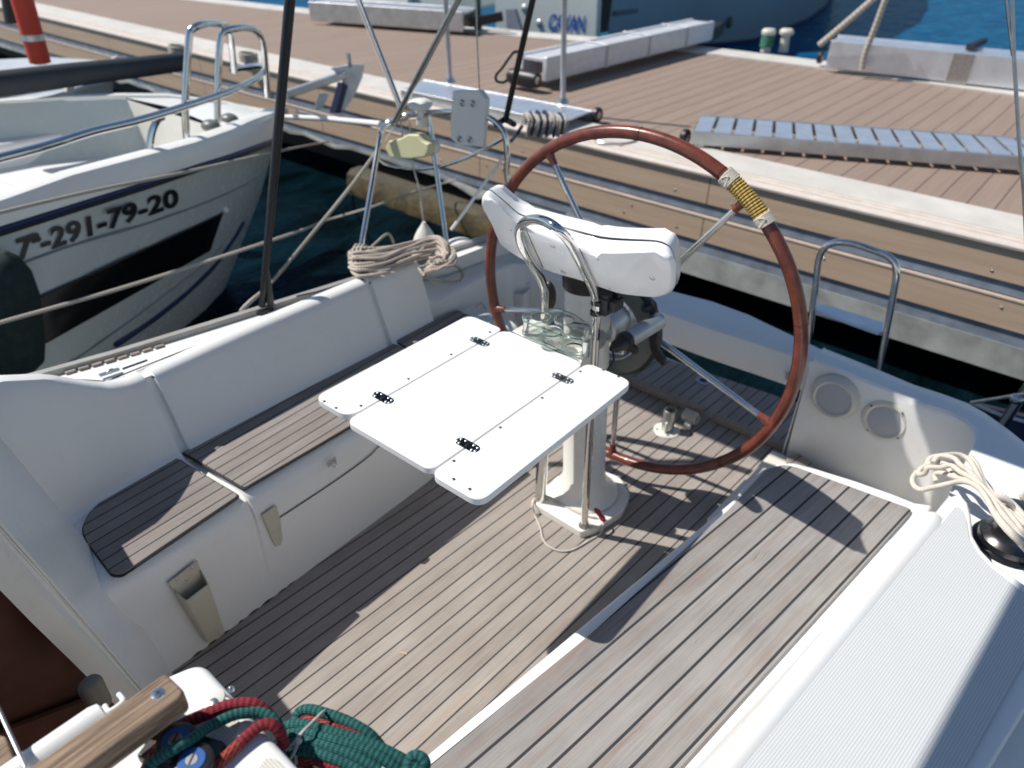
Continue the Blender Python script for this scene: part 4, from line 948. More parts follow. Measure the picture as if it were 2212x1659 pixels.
# hank on the starboard coaming
hk = thing('rope_coil', 'cream and grey flecked rope coil lying on the starboard coaming', 'rope coil', pz(860, 575, .67))
def hp(u, v, h=0.): p = pz(u, v, .668); return p+V((0, 0, h))
rg_ = random.Random(3)
for k in range(15):
    t = k/14; f_ = k % 2 == 0; hgt = .012+.045*math.sin(math.pi*t)
    vL, vR = lerp(548, 600, t), lerp(532, 580, t)
    j = lambda s_=4: rg_.uniform(-s_, s_)
    pts = [hp(768+6*t, lerp(563, 592, t), .01), hp(758+j(), lerp(556, 584, t), hgt*.6), hp(775+j(), vL+j(2), hgt), hp(830, lerp(549, 592, t)+j(2), hgt), hp(880, lerp(540, 574, t)+j(2), hgt), hp(925, lerp(533, 560, t)+j(2), hgt*1.1), hp(958-10*t+j(), lerp(537, 560, t), hgt*1.1), hp(972-16*t+j(2), lerp(551, 575, t), hgt*.7), hp(955-20*t, lerp(566, 590, t), hgt*.3), hp(925-10*t, lerp(572, 600, t)*.99, .004)]
    strand([p+V((rg_.uniform(-.004, .004), rg_.uniform(-.006, .006), rg_.uniform(-.006, .008))) for p in pts], .0066, ROPE_F if k < 6 else ROPE_P, 'coil_turn', hk, 5, 8)
for k in range(5):
    t = k/4; c = (940+rg_.uniform(-5, 5), 568+rg_.uniform(-3, 3)); ra = 26+20*t
    pts = [hp(c[0]+math.cos(a)*ra*1.0, c[1]+math.sin(a)*ra*.52, .018+.02*(1-t)) for a in [R(-150+18*i) for i in range(15)]]
    strand([p+V((rg_.uniform(-.004, .004), rg_.uniform(-.004, .004), rg_.uniform(0, .012))) for p in pts], .0062, ROPE_F if k == 2 else ROPE_P, 'coil_turn', hk, 3, 8)
lo = [hp(905, 585, .01), hp(920, 598, .0), pz(945, 606, .60), pz(975, 610, .57), pz(993, 606, .57), pz(999, 595, .58), pz(992, 580, .60), pz(978, 573, .63)]
strand(lo, .0058, ROPE_F, 'loose_loop', hk)
strand([hp(790, 575, .05), hp(815, 555, .06), hp(840, 530, .05), pz(850, 525, .62), pz(858, 540, .62)], .0055, ROPE_F, 'coil_turn', hk)
for u in (768, 776, 784): strand([hp(u-6, 590, .005), hp(u-4, 575, .05), hp(u+4, 560, .06), hp(u+10, 548, .03)], .0058, ROPE_F, 'binding_turn', hk)
bl = thing('blue_line', 'thin blue line lying along the starboard coaming top', 'line', pz(700, 620, .65))
strand([pz(u, v, .650) for u, v in [(640, 640), (690, 629), (720, 622), (745, 616), (775, 606), (790, 604)]], .0032, NAVY, 'line_strand', bl)
dkf = thing('deck_lock', 'small steel catch on the starboard side deck near the front', 'catch', pz(235, 804, .63))
MB().box(pz(236, 804, .632), (.06, .016, .006), -.14).build('catch_plate', STEEL, dkf, .002); MB().ball(pz(238, 801, .64), (.014, .007, .006), 10, 7).build('catch_knob', STEEL, dkf)
tr2 = thing('blue_strip', 'short thin blue batten on the starboard side deck', 'batten', pz(290, 787, .65))
MB().tube([pz(265, 797, .652), pz(318, 778, .652)], .0035, 6).build('batten_strip', NAVY, tr2)

# winch and the cream rope thrown over it on the port coaming
wc = pz(2178, 1172, .50)
wi = thing('winch', 'black and steel sheet winch on the port coaming under cream rope', 'winch', wc)
MB().rev([(0, .004), (.085, .004), (.088, -.002)], wc, n=40).build('winch_plate', BLACK, wi)
MB().rev([(.078, .002), (.074, .02), (.060, .03), (.052, .045), (.050, .07), (.062, .09), (.064, .098), (.05, .104), (0, .106)], wc, n=40).build('winch_drum', plain('dark_chrome', (.16, .15, .15), .25, 1., .2, 30), wi)
cr_ = thing('cream_rope', 'loosely thrown cream rope bundle over the port winch', 'rope', pz(2060, 1000, .56))
def bp(u, v, h): return pz(u, v, .52)+V((0, 0, h)) if 0 else pz(u, v, .52+h)
B_ = [
 [(2060, 1005, .06), (2020, 1000, .05), (1990, 1012, .04), (1985, 1025, .03), (1998, 1022, .05), (2005, 1010, .07), (2030, 1010, .08), (2055, 1006, .09), (2075, 1020, .10), (2110, 1040, .11), (2140, 1070, .13), (2180, 1110, .12), (2212, 1150, .12), (2260, 1190, .1)],
 [(1980, 1020, .01), (1971, 1035, .01), (1975, 1050, .01), (1990, 1058, .02), (2020, 1052, .03), (2050, 1045, .05), (2080, 1040, .09), (2110, 1050, .12), (2130, 1075, .14), (2155, 1120, .14), (2190, 1160, .13), (2240, 1200, .1)],
 [(2000, 1010, .04), (2010, 990, .05), (2035, 984, .06), (2070, 982, .06), (2095, 995, .06), (2110, 1020, .07), (2125, 1050, .10), (2150, 1085, .12), (2185, 1130, .12), (2240, 1170, .1)],
 [(2015, 1000, .06), (2030, 985, .07), (2060, 990, .09), (2075, 1005, .10), (2100, 1025, .10), (2130, 1060, .12), (2165, 1110, .13), (2200, 1150, .12), (2250, 1210, .1)],
 [(2040, 1000, .05), (2055, 1020, .06), (2075, 1030, .08), (2105, 1040, .10), (2135, 1080, .13), (2160, 1125, .13), (2200, 1170, .12), (2250, 1225, .1)],
 [(2022, 1040, .02), (2020, 1025, .03), (2035, 1022, .05), (2060, 1030, .07), (2090, 1040, .1), (2120, 1060, .13), (2145, 1100, .14), (2175, 1140, .14), (2230, 1185, .12)],
 [(2095, 985, .05), (2110, 1005, .05), (2120, 1030, .06), (2135, 1055, .09), (2170, 1095, .1), (2210, 1130, .1), (2260, 1160, .1)],
 [(2128, 1075, .12), (2150, 1075, .13), (2178, 1085, .12), (2195, 1105, .10), (2212, 1128, .1), (2250, 1150, .08)],
 [(2140, 1070, .11), (2165, 1072, .12), (2190, 1090, .11), (2225, 1130, .1)],
 [(2212, 1080, .06), (2208, 1070, .07), (2216, 1060, .08), (2230, 1060, .07)],
]
for q in B_: strand([bp(*p) for p in q], .0073, ROPE_W, 'rope_strand', cr_, 6, 10)

# sheave organisers and control lines on the coachroof
for q, (u, v) in enumerate([(380, 1600), (415, 1645)]):
    c = pz(u, v, CZ+.030); o_ = thing('deck_organiser', ['black line sheave with blue centre disc, the farther of two', 'black line sheave with blue centre disc, the nearer of two'][q], 'sheave', pz(u, v, CZ), 'blue disc sheaves on the coachroof')
    MB().rev([(.022, -.03), (.026, -.028), (.026, -.020), (.019, -.015), (.026, -.008), (.026, .0), (.022, .002), (0, .002)], c, n=32).build('sheave_body', BLACK, o_)
    MB().rev([(.0085, .004), (.0165, .004), (.0172, .002)], c, n=32).build('blue_disc', BLUEP, o_); MB().rev([(0, .005), (.0075, .005), (.0085, .0035)], c, n=24).build('centre_screw', STEEL, o_)
    MB().beam(c+V((.006, .004, .0055)), c+V((-.006, -.004, .0055)), .0016, .0008).build('screw_slot', BLACK, o_)
MB().box(pz(395, 1625, CZ+.008), (.05, .10, .018), .4).build('organiser_base', BLACK, bpy.data.objects['deck_organiser'], .004)
def cz(u, v, h=.009): return pz(u, v, CZ+h)
gl = thing('green_line', 'dark green braided line crossing the coachroof over the sheaves', 'line', cz(450, 1570))
strand([cz(u, v, h) for u, v, h in [(295, 1700, .02), (326, 1651, .03), (352, 1632, .035), (385, 1612, .044), (416, 1595, .036), (450, 1571, .022), (502, 1546, .018), (535, 1540, .015), (560, 1539, .012), (583, 1548, .008), (600, 1566, 0), (609, 1592, -.02), (610, 1620, -.05)]], .0075, ROPE_G, 'line_strand', gl, 6, 12)
rl1 = thing('red_line', 'dark red braided line along the coachroof edge, farther from the camera', 'line', cz(430, 1555))
strand([cz(u, v, h) for u, v, h in [(310, 1680, .01), (332, 1630, .01), (359, 1591, .01), (400, 1562, .01), (450, 1541, .012), (497, 1524, .013), (538, 1520, .012), (562, 1528, .006), (580, 1545, -.005), (592, 1565, -.03)]], .0085, ROPE_R, 'line_strand', rl1, 6, 12)
rl2 = thing('red_line', 'dark red braided line nearest the bottom edge, bending over the coachroof corner', 'line', cz(520, 1605))
strand([cz(u, v, h) for u, v, h in [(440, 1710, .008), (469, 1657, .008), (510, 1613, .009), (552, 1575, .012), (575, 1564, .012), (592, 1568, .008), (606, 1585, -.005), (614, 1610, -.03)]], .0078, ROPE_R, 'line_strand', rl2, 6, 12)
ce = thing('cheek_fitting', 'small round cream plastic fitting with a steel screw on the coachroof', 'fitting', cz(462, 1517))
MB().rev([(.0, .012), (.010, .012), (.016, .010), (.0175, .004), (.017, 0)], cz(462, 1517, 0), n=28).build('fitting_body', CREAM, ce); screw(ce, cz(461, 1516, .0125), r=.0065)
MB().tube([cz(475, 1508, .006), cz(492, 1510, .006), cz(508, 1518, .004)], .003, 8).build('fitting_arm', STEEL, ce)
kb = thing('key_knob', 'tiny polished steel knob beyond the coachroof corner', 'knob', pz(499, 1489, .9))
MB().ball(px(499, 1489, .27), .0055, 12, 8).build('knob_ball', CHROME, kb)

# green and red coil hanging off the aft edge of the coachroof
gc = thing('green_rope_coil', 'green and red braided rope coil tied with thin twine, bottom of the picture', 'rope coil', pz(720, 1600, .88))
def kp(u, v, h=0.): return pz(u, v, .875+h)
GS = [
 ([(648, 1575, .0), (640, 1556, .005), (648, 1538, .01), (668, 1533, .015), (695, 1539, .018), (745, 1556, .018), (790, 1580, .014), (812, 1600, .005), (830, 1625, -.01), (850, 1650, -.03), (880, 1690, -.05)], ROPE_G),
 ([(652, 1556, .002), (668, 1556, .010), (717, 1571, .014), (772, 1589, .012), (810, 1610, .004), (850, 1640, -.01), (890, 1670, -.03)], ROPE_R),
 ([(625, 1592, -.01), (614, 1576, .0), (630, 1566, .012), (660, 1566, .02), (700, 1577, .024), (760, 1594, .022), (820, 1616, .016), (870, 1641, .008), (905, 1664, 0), (940, 1690, -.01)], ROPE_G),
 ([(625, 1612, -.01), (613, 1596, .0), (630, 1586, .012), (665, 1584, .02), (717, 1599, .026), (780, 1617, .022), (830, 1641, .014), (870, 1670, .0)], ROPE_G),
 ([(630, 1632, -.01), (615, 1614, .0), (632, 1605, .01), (670, 1603, .02), (717, 1616, .024), (770, 1636, .02), (820, 1665, .01)], ROPE_G),
 ([(640, 1650, -.01), (622, 1632, .0), (640, 1622, .01), (670, 1622, .018), (715, 1636, .02), (760, 1655, .015), (800, 1685, .01)], ROPE_G),
 ([(645, 1670, -.02), (630, 1650, -.01), (650, 1640, .0), (690, 1645, .01), (740, 1665, .01), (780, 1700, 0)], ROPE_R),
 ([(620, 1625, -.02), (640, 1640, -.01), (662, 1658, 0), (690, 1690, 0)], ROPE_R),
 ([(700, 1588, .004), (760, 1604, .006), (810, 1628, .0), (860, 1655, -.01), (900, 1690, -.02)], ROPE_R),
 ([(690, 1612, -.006), (740, 1626, -.006), (800, 1655, -.01)], ROPE_R),
 ([(880, 1662, .004), (884, 1641, .008), (898, 1633, .01), (914, 1640, .008), (918, 1655, .002), (905, 1672, -.01)], ROPE_G),
]
for q, mt in GS: strand([kp(*p) for p in q], .0082 if mt is ROPE_G else .0070, mt, 'coil_strand', gc, 6, 12)
for q in ([(640, 1650, .0), (640, 1600, .03), (655, 1580, .045), (678, 1557, .042), (697, 1538, .034), (704, 1536, .01)], [(655, 1580, .045), (638, 1602, .036), (620, 1618, .03), (604, 1630, .02), (592, 1645, .01), (585, 1662, .0)], [(645, 1600, .036), (636, 1625, .03), (622, 1650, .015), (612, 1680, 0)], [(612, 1640, .02), (600, 1652, .015), (596, 1665, .01)]):
    strand([kp(*p) for p in q], .0022, TWINE, 'tie_twine', gc, 6, 7)
MB().ball(kp(645, 1601, .038), (.005, .005, .004), 10, 7).build('twine_knot', TWINE, gc)

# ------------------------------------------------------------------ floating dock
XD, DZ = 4.35, .445
dock = thing('pontoon_dock', 'wide floating dock with brown composite decking and pale concrete edges', 'dock', (6.5, 3, DZ))
Y0, Y1 = -9, 26
def far_x(y): return itp(y, [(-9, 8.72), (2.9, 8.66), (4.5, 8.50), (6.0, 7.95), (10.1, 7.15), (16, 6.3), (26, 5.2)])
fys = [-9, 0, 2.9, 4.5, 6, 10.1, 16, 26]
m = MB(); m.loft([[(XD+.50, y, DZ), (far_x(y)-.40, y, DZ)] for y in fys]); m.build('decking', DOCKDECK, dock)
m = MB(); m.loft([[(XD+.17, y, DZ-.01), (XD+.17, y, DZ+.012), (XD+.50, y, DZ+.012), (XD+.50, y, DZ-.01)] for y in (Y0, Y1)]); m.build('near_edge', DECKEDGE, dock)
m = MB(); m.loft([[(far_x(y)-.40, y, DZ-.01), (far_x(y)-.40, y, DZ+.015), (far_x(y), y, DZ+.015), (far_x(y), y, -.3)] for y in fys]); m.build('far_edge', DECKEDGE, dock)
m = MB()
prof = [(.17, .452), (.150, .452), (.148, .440), (.125, .440), (.123, .452), (.09, .452), (.088, .441), (.060, .441), (.058, .454), (.02, .462), (-.012, .460), (-.018, .450), (-.016, .436), (0, .434)]
m.loft([[(XD+a, y, b) for a, b in prof] for y in (Y0, Y1)]); m.build('edge_lip', LIPALU, dock)
def band(z0, z1, off, mat, n):
    m = MB(); m.loft([[(XD+off, y, z0), (XD+off, y, z1)] for y in (Y0, Y1)]); return m.build(n, mat, dock)
def stepband(rows_, mat, n):
    m = MB(); m.loft([[(XD+a, y, z) for a, z in rows_] for y in (Y0, Y1)]); return m.build(n, mat, dock)
stepband([(.0, .434), (.0, .262), (.012, .258)], FASCIA, 'fascia_board'); stepband([(.012, .262), (.012, .19)], CONCD, 'joint_band')
stepband([(.012, .184), (-.003, .182), (-.004, .172), (0, .168)], plain('lower_trim', (.62, .49, .40), .5), 'lower_lip'); stepband([(0, .168), (0, .012), (.012, .008)], FASCIA, 'fascia_board')
stepband([(.012, .012), (.012, -.075)], CONCD, 'joint_band')
m = MB(); ys_ = [(Y0, -.243), (3.0, -.243)]; m.loft([[(XD+.03, y, -.07), (XD+.01, y, -.075), (XD+.01, y, zb), (XD+.6, y, zb)] for y, zb in ys_]); m.build('concrete_float', CONC, dock)
rk = random.Random(5); rw = []
for i in range(33):
    y = 3.0+i*.22; zb = -.09-.05*(rk.random()**3)-(.05 if i < 7 and rk.random() > .5 else 0)+.012*max(0, min(1, (y-4)/2))
    rw.append([(XD+.03, y, -.07+.04*min(1, (y-3)/4)), (XD+.01, y, zb+.035), (XD+.01, y, zb), (XD+.5, y, zb)])
rw.append([(XD+.03, Y1, .0), (XD+.01, Y1, -.03), (XD+.01, Y1, -.06), (XD+.5, Y1, -.06)])
rw = [[(a, b, c-.0) for a, b, c in r_] for r_ in rw]
m = MB(); m.loft(rw); m.build('concrete_float', CONC, dock)
m = MB(); m.prism([(XD+.5, Y0, -.5), (XD+.5, Y1, -.5), (XD+.5, Y1, .3), (XD+.5, Y0, .3)], (.05, 0, 0)); m.build('underdock_shade', DARKGAP, dock)  # black sheet standing in for the shade under the dock
for k in range(60):
    y = -1+k*.085+rk.random()*.06; z = [.40, .30, .12, .06][k % 4]
    if k % 3 == 0: MB().ball((XD-.001, y+rk.random(), z), (.003, .008, .008), 8, 5).build('fascia_bolt', STEEL, dock)
# algae covered block under the dock
rb = thing('mooring_block', 'weed-covered brown concrete block under the dock edge', 'block', (4.1, 4.5, -.3))
rows = []
for i in range(25):
    t = i/24; y = lerp(5.36, 2.6, t); r0 = rk.random()
    rows.append([(4.24+.03*r0, y, -.75), (4.23+.03*r0, y, WZ-.02), (4.22+.03*r0, y, WZ+.05), (4.25+.03*r0, y, -.27), (4.30, y, -.235), (4.85, y, -.21), (4.85, y, -.75)])
m = MB(); m.loft(rows, cap=True); m.build('block_body', ROCK, rb, sharp=30)

# ------------------------------------------------------------------ gangways lying on the dock
def wheelpair(parent, c, r, ax=(0, 1, 0), wd=.04):
    w_ = MB().rev([(r*.45, -wd/2), (r*.9, -wd/2), (r, -wd/3), (r, wd/3), (r*.9, wd/2), (r*.45, wd/2)], c, ax, 24).build('wheel', BLACK, parent)
    MB().rev([(0, -wd*.52), (r*.45, -wd*.5), (r*.45, wd*.5), (0, wd*.52)], c, ax, 20).build('wheel_hub', STEEL, w_)
def slatgang(name, label, FL, BL, BR, FRt, ztop, n, gap, hgt, wheel_at):
    P = [pz(*q, ztop) for q in (FL, BL, BR, FRt)]; c = sum(P, V())/4; t = thing(name, label, 'gangway', (c.x, c.y, DZ))
    a, b = P[0], P[3]; a2_, b2_ = P[1], P[2]
    for s_, e_ in ((a, b), (a2_, b2_)):
        d = (e_-s_).normalized(); MB().beam(s_-V((0, 0, hgt/2)), e_-V((0, 0, hgt/2)), .035, hgt).build('side_beam', ALU, t, .004, 2)
    for k in range(n):
        t0, t1 = (k+gap/2)/n, (k+1-gap/2)/n
        q = [a.lerp(b, t0), a.lerp(b, t1), a2_.lerp(b2_, t1), a2_.lerp(b2_, t0)]
        MB().prism([p-V((0, 0, .004)) for p in q], (0, 0, -.012)).build('tread_slat', ALUTREAD, t, .002, 1)
    if wheel_at:
        for w_ in wheel_at: wheelpair(t, w_, .055)
    return t
w1 = pz(1480, 296, DZ+.055)
slatgang('gangway', 'slatted aluminium gangway lying on the dock at the right of the wheel', (1494, 283), (1512, 248), (2330, 306), (2400, 352), .56, 19, .17, .085, [w1, w1+V((.25, .02, 0))])
w2 = pz(1290, 248, DZ+.06)
slatgang('gangway', 'grooved aluminium gangway on the dock edge behind the bracket board', (868, 192), (916, 171), (1283, 238), (1212, 262), .53, 22, .06, .08, [w2])
def boxgang(name, label, A, B, wd, hgt, top):
    c = (A+B)/2; t = thing(name, label, 'gangway', (c.x, c.y, DZ)); d = (B-A).normalized(); s_ = V((0, 0, 1)).cross(d)
    for k in (-1, 1): MB().beam(A+s_*k*wd/2+V((0, 0, hgt/2)), B+s_*k*wd/2+V((0, 0, hgt/2)), .05, hgt).build('side_beam', top, t, .01, 2)
    MB().beam(A+V((0, 0, hgt-.03)), B+V((0, 0, hgt-.03)), wd-.05, .03).build('walkway', top, t, .004, 1)
    return t, d, s_
A, B = pz(1150, 172, DZ+.07), pz(1512, 84, DZ+.07)
g3, d, s_ = boxgang('gangway', 'long white-topped gangway lying across the dock from near to far edge', A, B, .26, .20, plain('gangway_white', (.66, .67, .70), .4, .2))
wheelpair(g3, A-d*.12+V((0, 0, .03)), .07, s_, .3); MB().beam(B+V((0, 0, .05)), B+d*.28+V((0, 0, .10)), .30, .14).build('end_roller', BLACK, g3, .01)
for t in (.3, .55, .8): MB().box(A.lerp(B, t)+V((0, 0, .1)), (.02, .34, .21), math.atan2(d.y, d.x)).build('joint_collar', ALU, g3, .003)
A, B = pz(1790, 140, DZ+.03), pz(2330, 198, DZ+.03)
g4, d, s_ = boxgang('gangway', 'silver box gangway on the far dock edge, with ropes over it, right', A, B, .40, .26, ALUTREAD)
MB().beam(A.lerp(B, .55)+V((-.02, 0, .28)), A.lerp(B, .57)+V((.4, 0, .30)), .05, .05).build('folding_joint', BLACK, g4)
MB().box(A.lerp(B, .56)+V((-.22, 0, .12)), (.03, .18, .26), math.atan2(d.y, d.x)+R(90)).build('joint_plate', STEEL, g4, .005); wheelpair(g4, A-d*.08+V((-.05, 0, .07)), .06)
A, B = pz(690, 40, DZ+.04), pz(1015, 64, DZ+.04)
g5, d, s_ = boxgang('gangway', 'grey gangway on the far dock edge, upper left of the crossing tubes', A, B, .40, .22, ALU)
MB().beam(B+V((0, 0, .08)), B+d*.35+V((.1, 0, .16)), .10, .10).build('end_bar', BLACK, g5)
for q, (u, v, u2, v2, z, r) in enumerate([(1216, 222, 1219, -10, .53, .021), (972, 177, 962, -10, .53, .020)]):
    a = pz(u, v, z); b = px(u2, v2, a.x-.05)
    t = thing('gangway_post', ['grey post standing on the grooved gangway right of the black pole', 'grey post standing on the grooved gangway left of the bracket board'][q], 'post', a, 'posts on the grooved gangway')
    MB().tube([a, b, b+(b-a)*.6], r, 12).build('post_tube', plain('grey_tube', (.42, .42, .44), .4, .4) if not q else bpy.data.materials['grey_tube'], t); MB().rev([(0, .03), (.04, .03), (.05, 0)], a, n=16).build('post_base', STEEL, t)
hl = thing('halyard', 'thin vertical cable above the bracket board on the stern rail', 'cable', px(1034, 195, 2.6)); MB().tube([px(1036, 196, 2.6), px(1030, 70, 2.6), px(1028, -30, 2.6)], .0035, 6).build('cable_strand', STEEL, hl)
fl_ = thing('dock_light', 'dark green lamp post top at the far dock edge near the white transom', 'lamp post', pz(1037, 66, DZ))
a = pz(1033, 66, DZ); MB().tube([a, a+V((0, 0, .16)), a+V((0, 0, .17)), a+V((0, 0, .5))], [.05, .05, .035, .035], 12).build('lamp_body', plain('dark_green', (.03, .06, .055), .5), fl_)
for q, (u, c) in enumerate([(1653, (.16, .27, .22)), (1691, (.50, .48, .44))]):
    a = pz(u, 112, DZ+.01); t = thing('bollard', ['pale bollard with green rope on the far dock edge', 'cream bollard on the far dock edge beside the green one'][q], 'bollard', a, 'bollards on the far dock edge')
    MB().rev([(.055, 0), (.05, .05), (.045, .16), (.075, .18), (.08, .21), (.06, .235), (0, .24)], a, n=20).build('bollard_body', DECKEDGE, t)
    if q == 0: MB().tube([a+V((math.cos(k*.5)*.06, math.sin(k*.5)*.06, .05+k*.0022)) for k in range(60)], .014, 7).build('rope_turns', plain('green_rope', (.05, .20, .13), .8), t)
dc = thing('dock_cleat', 'grey mooring cleat on the near dock edge behind the white boat', 'cleat', pz(386, 130, DZ))
def cleat(c, t):
    MB().beam(c+V((0, -.11, .09)), c+V((0, .11, .09)), .035, .03).build('cleat_bar', GREYDRUM, t, .01); MB().box(c+V((0, 0, .04)), (.05, .10, .08)).build('cleat_base', GREYDRUM, t, .01)
    for k in range(4): MB().tube([c+V((math.cos(a)*.07, math.sin(a)*.10, .06+k*.02)) for a in [2*math.pi*i/16 for i in range(16)]], .012, 6, closed=True).build('rope_turn', ROPE_M, t)
cleat(pz(388, 128, DZ), dc)
for u, v, lb in [(540, 145, 'grey mooring cleat on the near dock edge between the pulpit hoop and the black rod')]:
    t = thing('dock_cleat', lb, 'cleat', pz(u, v, DZ)); cleat(pz(u, v, DZ), t)

# ------------------------------------------------------------------ decals on hulls
def bvh(o): me = o.data; return BVHTree.FromPolygons([v.co for v in me.vertices], [p.vertices for p in me.polygons])
def hit(t, u, v, off):
    h = t.ray_cast(EYE, ray(u, v)); 
    if h[0] is None: return None
    n = h[1]; n = n if n.dot(ray(u, v)) < 0 else -n
    return h[0]+n*off
def decal_poly(t, pts, name, mat, parent, off=.004, th=.003, grid=14):
    """quad (4 px corners) laid on a hull surface"""
    rows = []
    for i in range(grid+1):
        r_ = []
        for j in range(grid+1):
            a = V(pts[0]).lerp(V(pts[1]), i/grid); b = V(pts[3]).lerp(V(pts[2]), i/grid); c = a.lerp(b, j/grid); h = hit(t, c[0], c[1], off)
            r_.append(h)
        rows.append(r_)
    rows = [r_ for r_ in rows if all(x is not None for x in r_)]
    m = MB(); m.loft(rows); return m.build(name, mat, parent, solid=th)
def hull_text(t, txt, quad, name, mat, parent, off=.005, shear=0., tw=1.0):
    cu = bpy.data.curves.new(name, 'FONT'); cu.body = txt; cu.size = 1; cu.offset = .034; cu.resolution_u = 3
    o = bpy.data.objects.new('tmp', cu); scene.collection.objects.link(o); bpy.context.view_layer.update()
    me = bpy.data.meshes.new_from_object(o.evaluated_get(bpy.context.evaluated_depsgraph_get())); bpy.data.objects.remove(o)
    xs_ = [v.co.x for v in me.vertices]; ys2 = [v.co.y for v in me.vertices]; x0, x1, y0, y1 = min(xs_), max(xs_), 0., max(ys2)
    for v in me.vertices:
        s_ = (v.co.x-x0)/(x1-x0); q = (v.co.y-y0)/(y1-y0); s_ = s_+shear*q
        a = V(quad[0]).lerp(V(quad[1]), s_); b = V(quad[3]).lerp(V(quad[2]), s_); c = a.lerp(b, q); h = hit(t, c[0], c[1], off)
        v.co = h if h is not None else V((0, 0, -9))
    me.name = name; me.materials.clear(); me.materials.append(mat); ob_ = bpy.data.objects.new(name, me); scene.collection.objects.link(ob_); par(ob_, parent); return ob_

# ------------------------------------------------------------------ neighbour motor boat, bow to the dock
nb = thing('motor_boat', 'white motor boat moored on the left, black number and dark window on its bow', 'motor boat', (1.2, 4.5, WZ))
st_pts = [(0, 434, 486, 3.55), (157, 378, 437, 3.60), (315, 336, 388, 3.66), (420, 308, 353, 3.74), (500, 280, 328, 3.87), (546, 259, 311, 4.02), (580, 247, 299, 4.25), (598, 240, 290, 4.5)]
cap_o, rub = [], []
for u, v0, v1, y in st_pts:
    cap_o.append(py(u, v0, y)); rub.append(py(u, v1+4, y-.01))
d = (cap_o[1]-cap_o[0]); back = [cap_o[0]-V((k, .02*k, .03*k)) for k in (3.2, 1.5)]; cap_o = [b for b in back]+cap_o
d0 = rub[0]; rub = [V((b.x, b.y, b.z-(cap_o[2].z-d0.z))) for b in back]+rub
wl_px = [None, None, None, (180, 960), (300, 800), (395, 715), (440, 668), (480, 616), (505, 570), (520, 535)]
wl = []
for i, (c, r_) in enumerate(zip(cap_o, rub)):
    if i < 3: wl.append(None)
    elif i < 6: p = pz(*wl_px[i], WZ-.03); wl.append(p)
    else: wl.append(None)
stem = [py(u, v, 4.5) for u, v in [(598, 296), (591, 320), (579, 362), (555, 448), (534, 493), (512, 556), (492, 607), (482, 630)]]
w3, w4 = wl[3], wl[4]
for i in (2, 1, 0): wl[i] = V((cap_o[i].x-.05, w3.y-.12*(3-i), WZ-.03))
wl[6] = V((2.14, 4.33, WZ-.03)); wl[7] = V((2.25, 4.41, WZ-.03)); wl[8] = V((2.34, 4.465, WZ-.03)); wl[9] = stem[-1]
rows = []
for i, (r_, w_) in enumerate(zip(rub, wl)):
    col = []
    for k in range(9):
        t = k/8
        p = V(r_).lerp(w_, t); bulge = math.sin(math.pi*t)*.035
        p = p+V((0, -bulge, 0)) if i < 9 else stem[0].lerp(stem[-1], t)
        if i == 9:
            s_ = t*(len(stem)-1); a_ = min(int(s_), len(stem)-2); p = stem[a_].lerp(stem[a_+1], s_-a_)
        col.append(p)
    rows.append(col)
m = MB(); m.loft(rows); nh = m.build('hull_side', HULLN, nb, sharp=70); TB = bvh(nh)
# mirrored far side of the hull about the centreline y = 4.5
mir = lambda p: V((p.x, 9.0-p.y, p.z))
m = MB(); m.loft([[mir(p) for p in r_] for r_ in rows]); m.build('hull_side', HULLN, nb, sharp=70)
# gunwale cap
m = MB(); rw = []
for i, (c, r_) in enumerate(zip(cap_o, rub)):
    inn = V((c.x-.02 if i < 9 else c.x-.16, min(c.y+.075, 4.45) if i < 9 else 4.5, c.z+.006))
    rw.append([r_+V((0, -.0, .0)), r_+V((0, -.028, .012)), r_.lerp(c, .5)+V((0, -.02, 0)), c+V((0, -.008, -.012)), c, c.lerp(inn, .5)+V((0, 0, .008)), inn, inn+V((0, .0, -.03))])
m.loft(rw); m.build('gunwale', WHITE, nb)
m = MB(); m.loft([[mir(p) for p in r_] for r_ in rw]); m.build('gunwale', WHITE, nb)
MB().tube([r_+V((0, -.026, -.004)) for r_ in rub], .0135, 8).build('rub_rail', NAVY, nb)
MB().tube([r_+V((0, -.022, -.022)) for r_ in rub], .010, 8).build('rub_rail_gap', BLACK, nb)  # black gap line below the rub rail
# open foredeck well: inner walls, floor, seats
def inner(i): c = cap_o[i]; return V((c.x, c.y+.075, c.z))
idx = list(range(0, 7)); near_in = [inner(i) for i in idx]; far_in = [mir(p) for p in near_in]
m = MB(); m.loft([[p, p+V((0, .08, -.18)), p+V((0, .16, -.36))] for p in near_in]); m.build('well_wall', CREAM, nb)
m = MB(); m.loft([[p, p+V((0, -.08, -.18)), p+V((0, -.16, -.36))] for p in far_in]); m.build('well_wall', HULLN, nb)  # grey hull colour instead of cream, so the wall looks shaded
m = MB(); m.loft([[p+V((0, .15, -.34)), q+V((0, -.15, -.34))] for p, q in zip(near_in, far_in)]); m.build('well_floor', WHITE, nb)
e1, e2 = near_in[-1], far_in[-1]
m = MB(); m.loft([[e1+V((0, 0, -.02)), e2+V((0, 0, -.02))], [e1+V((-.02, .1, -.36)), e2+V((-.02, -.1, -.36))]]); m.build('well_end', CREAM, nb)
m = MB(); fdk = [inner(i)+V((0, 0, -.012)) for i in (6, 7, 8)]; m.loft([[p, V((p.x, 4.5, p.z+.03)), mir(p)] for p in fdk]+[[V((cap_o[9].x-.17, 4.5, cap_o[9].z))]*3]); m.build('foredeck', WHITE, nb)
a = near_in[2]; b = near_in[3]
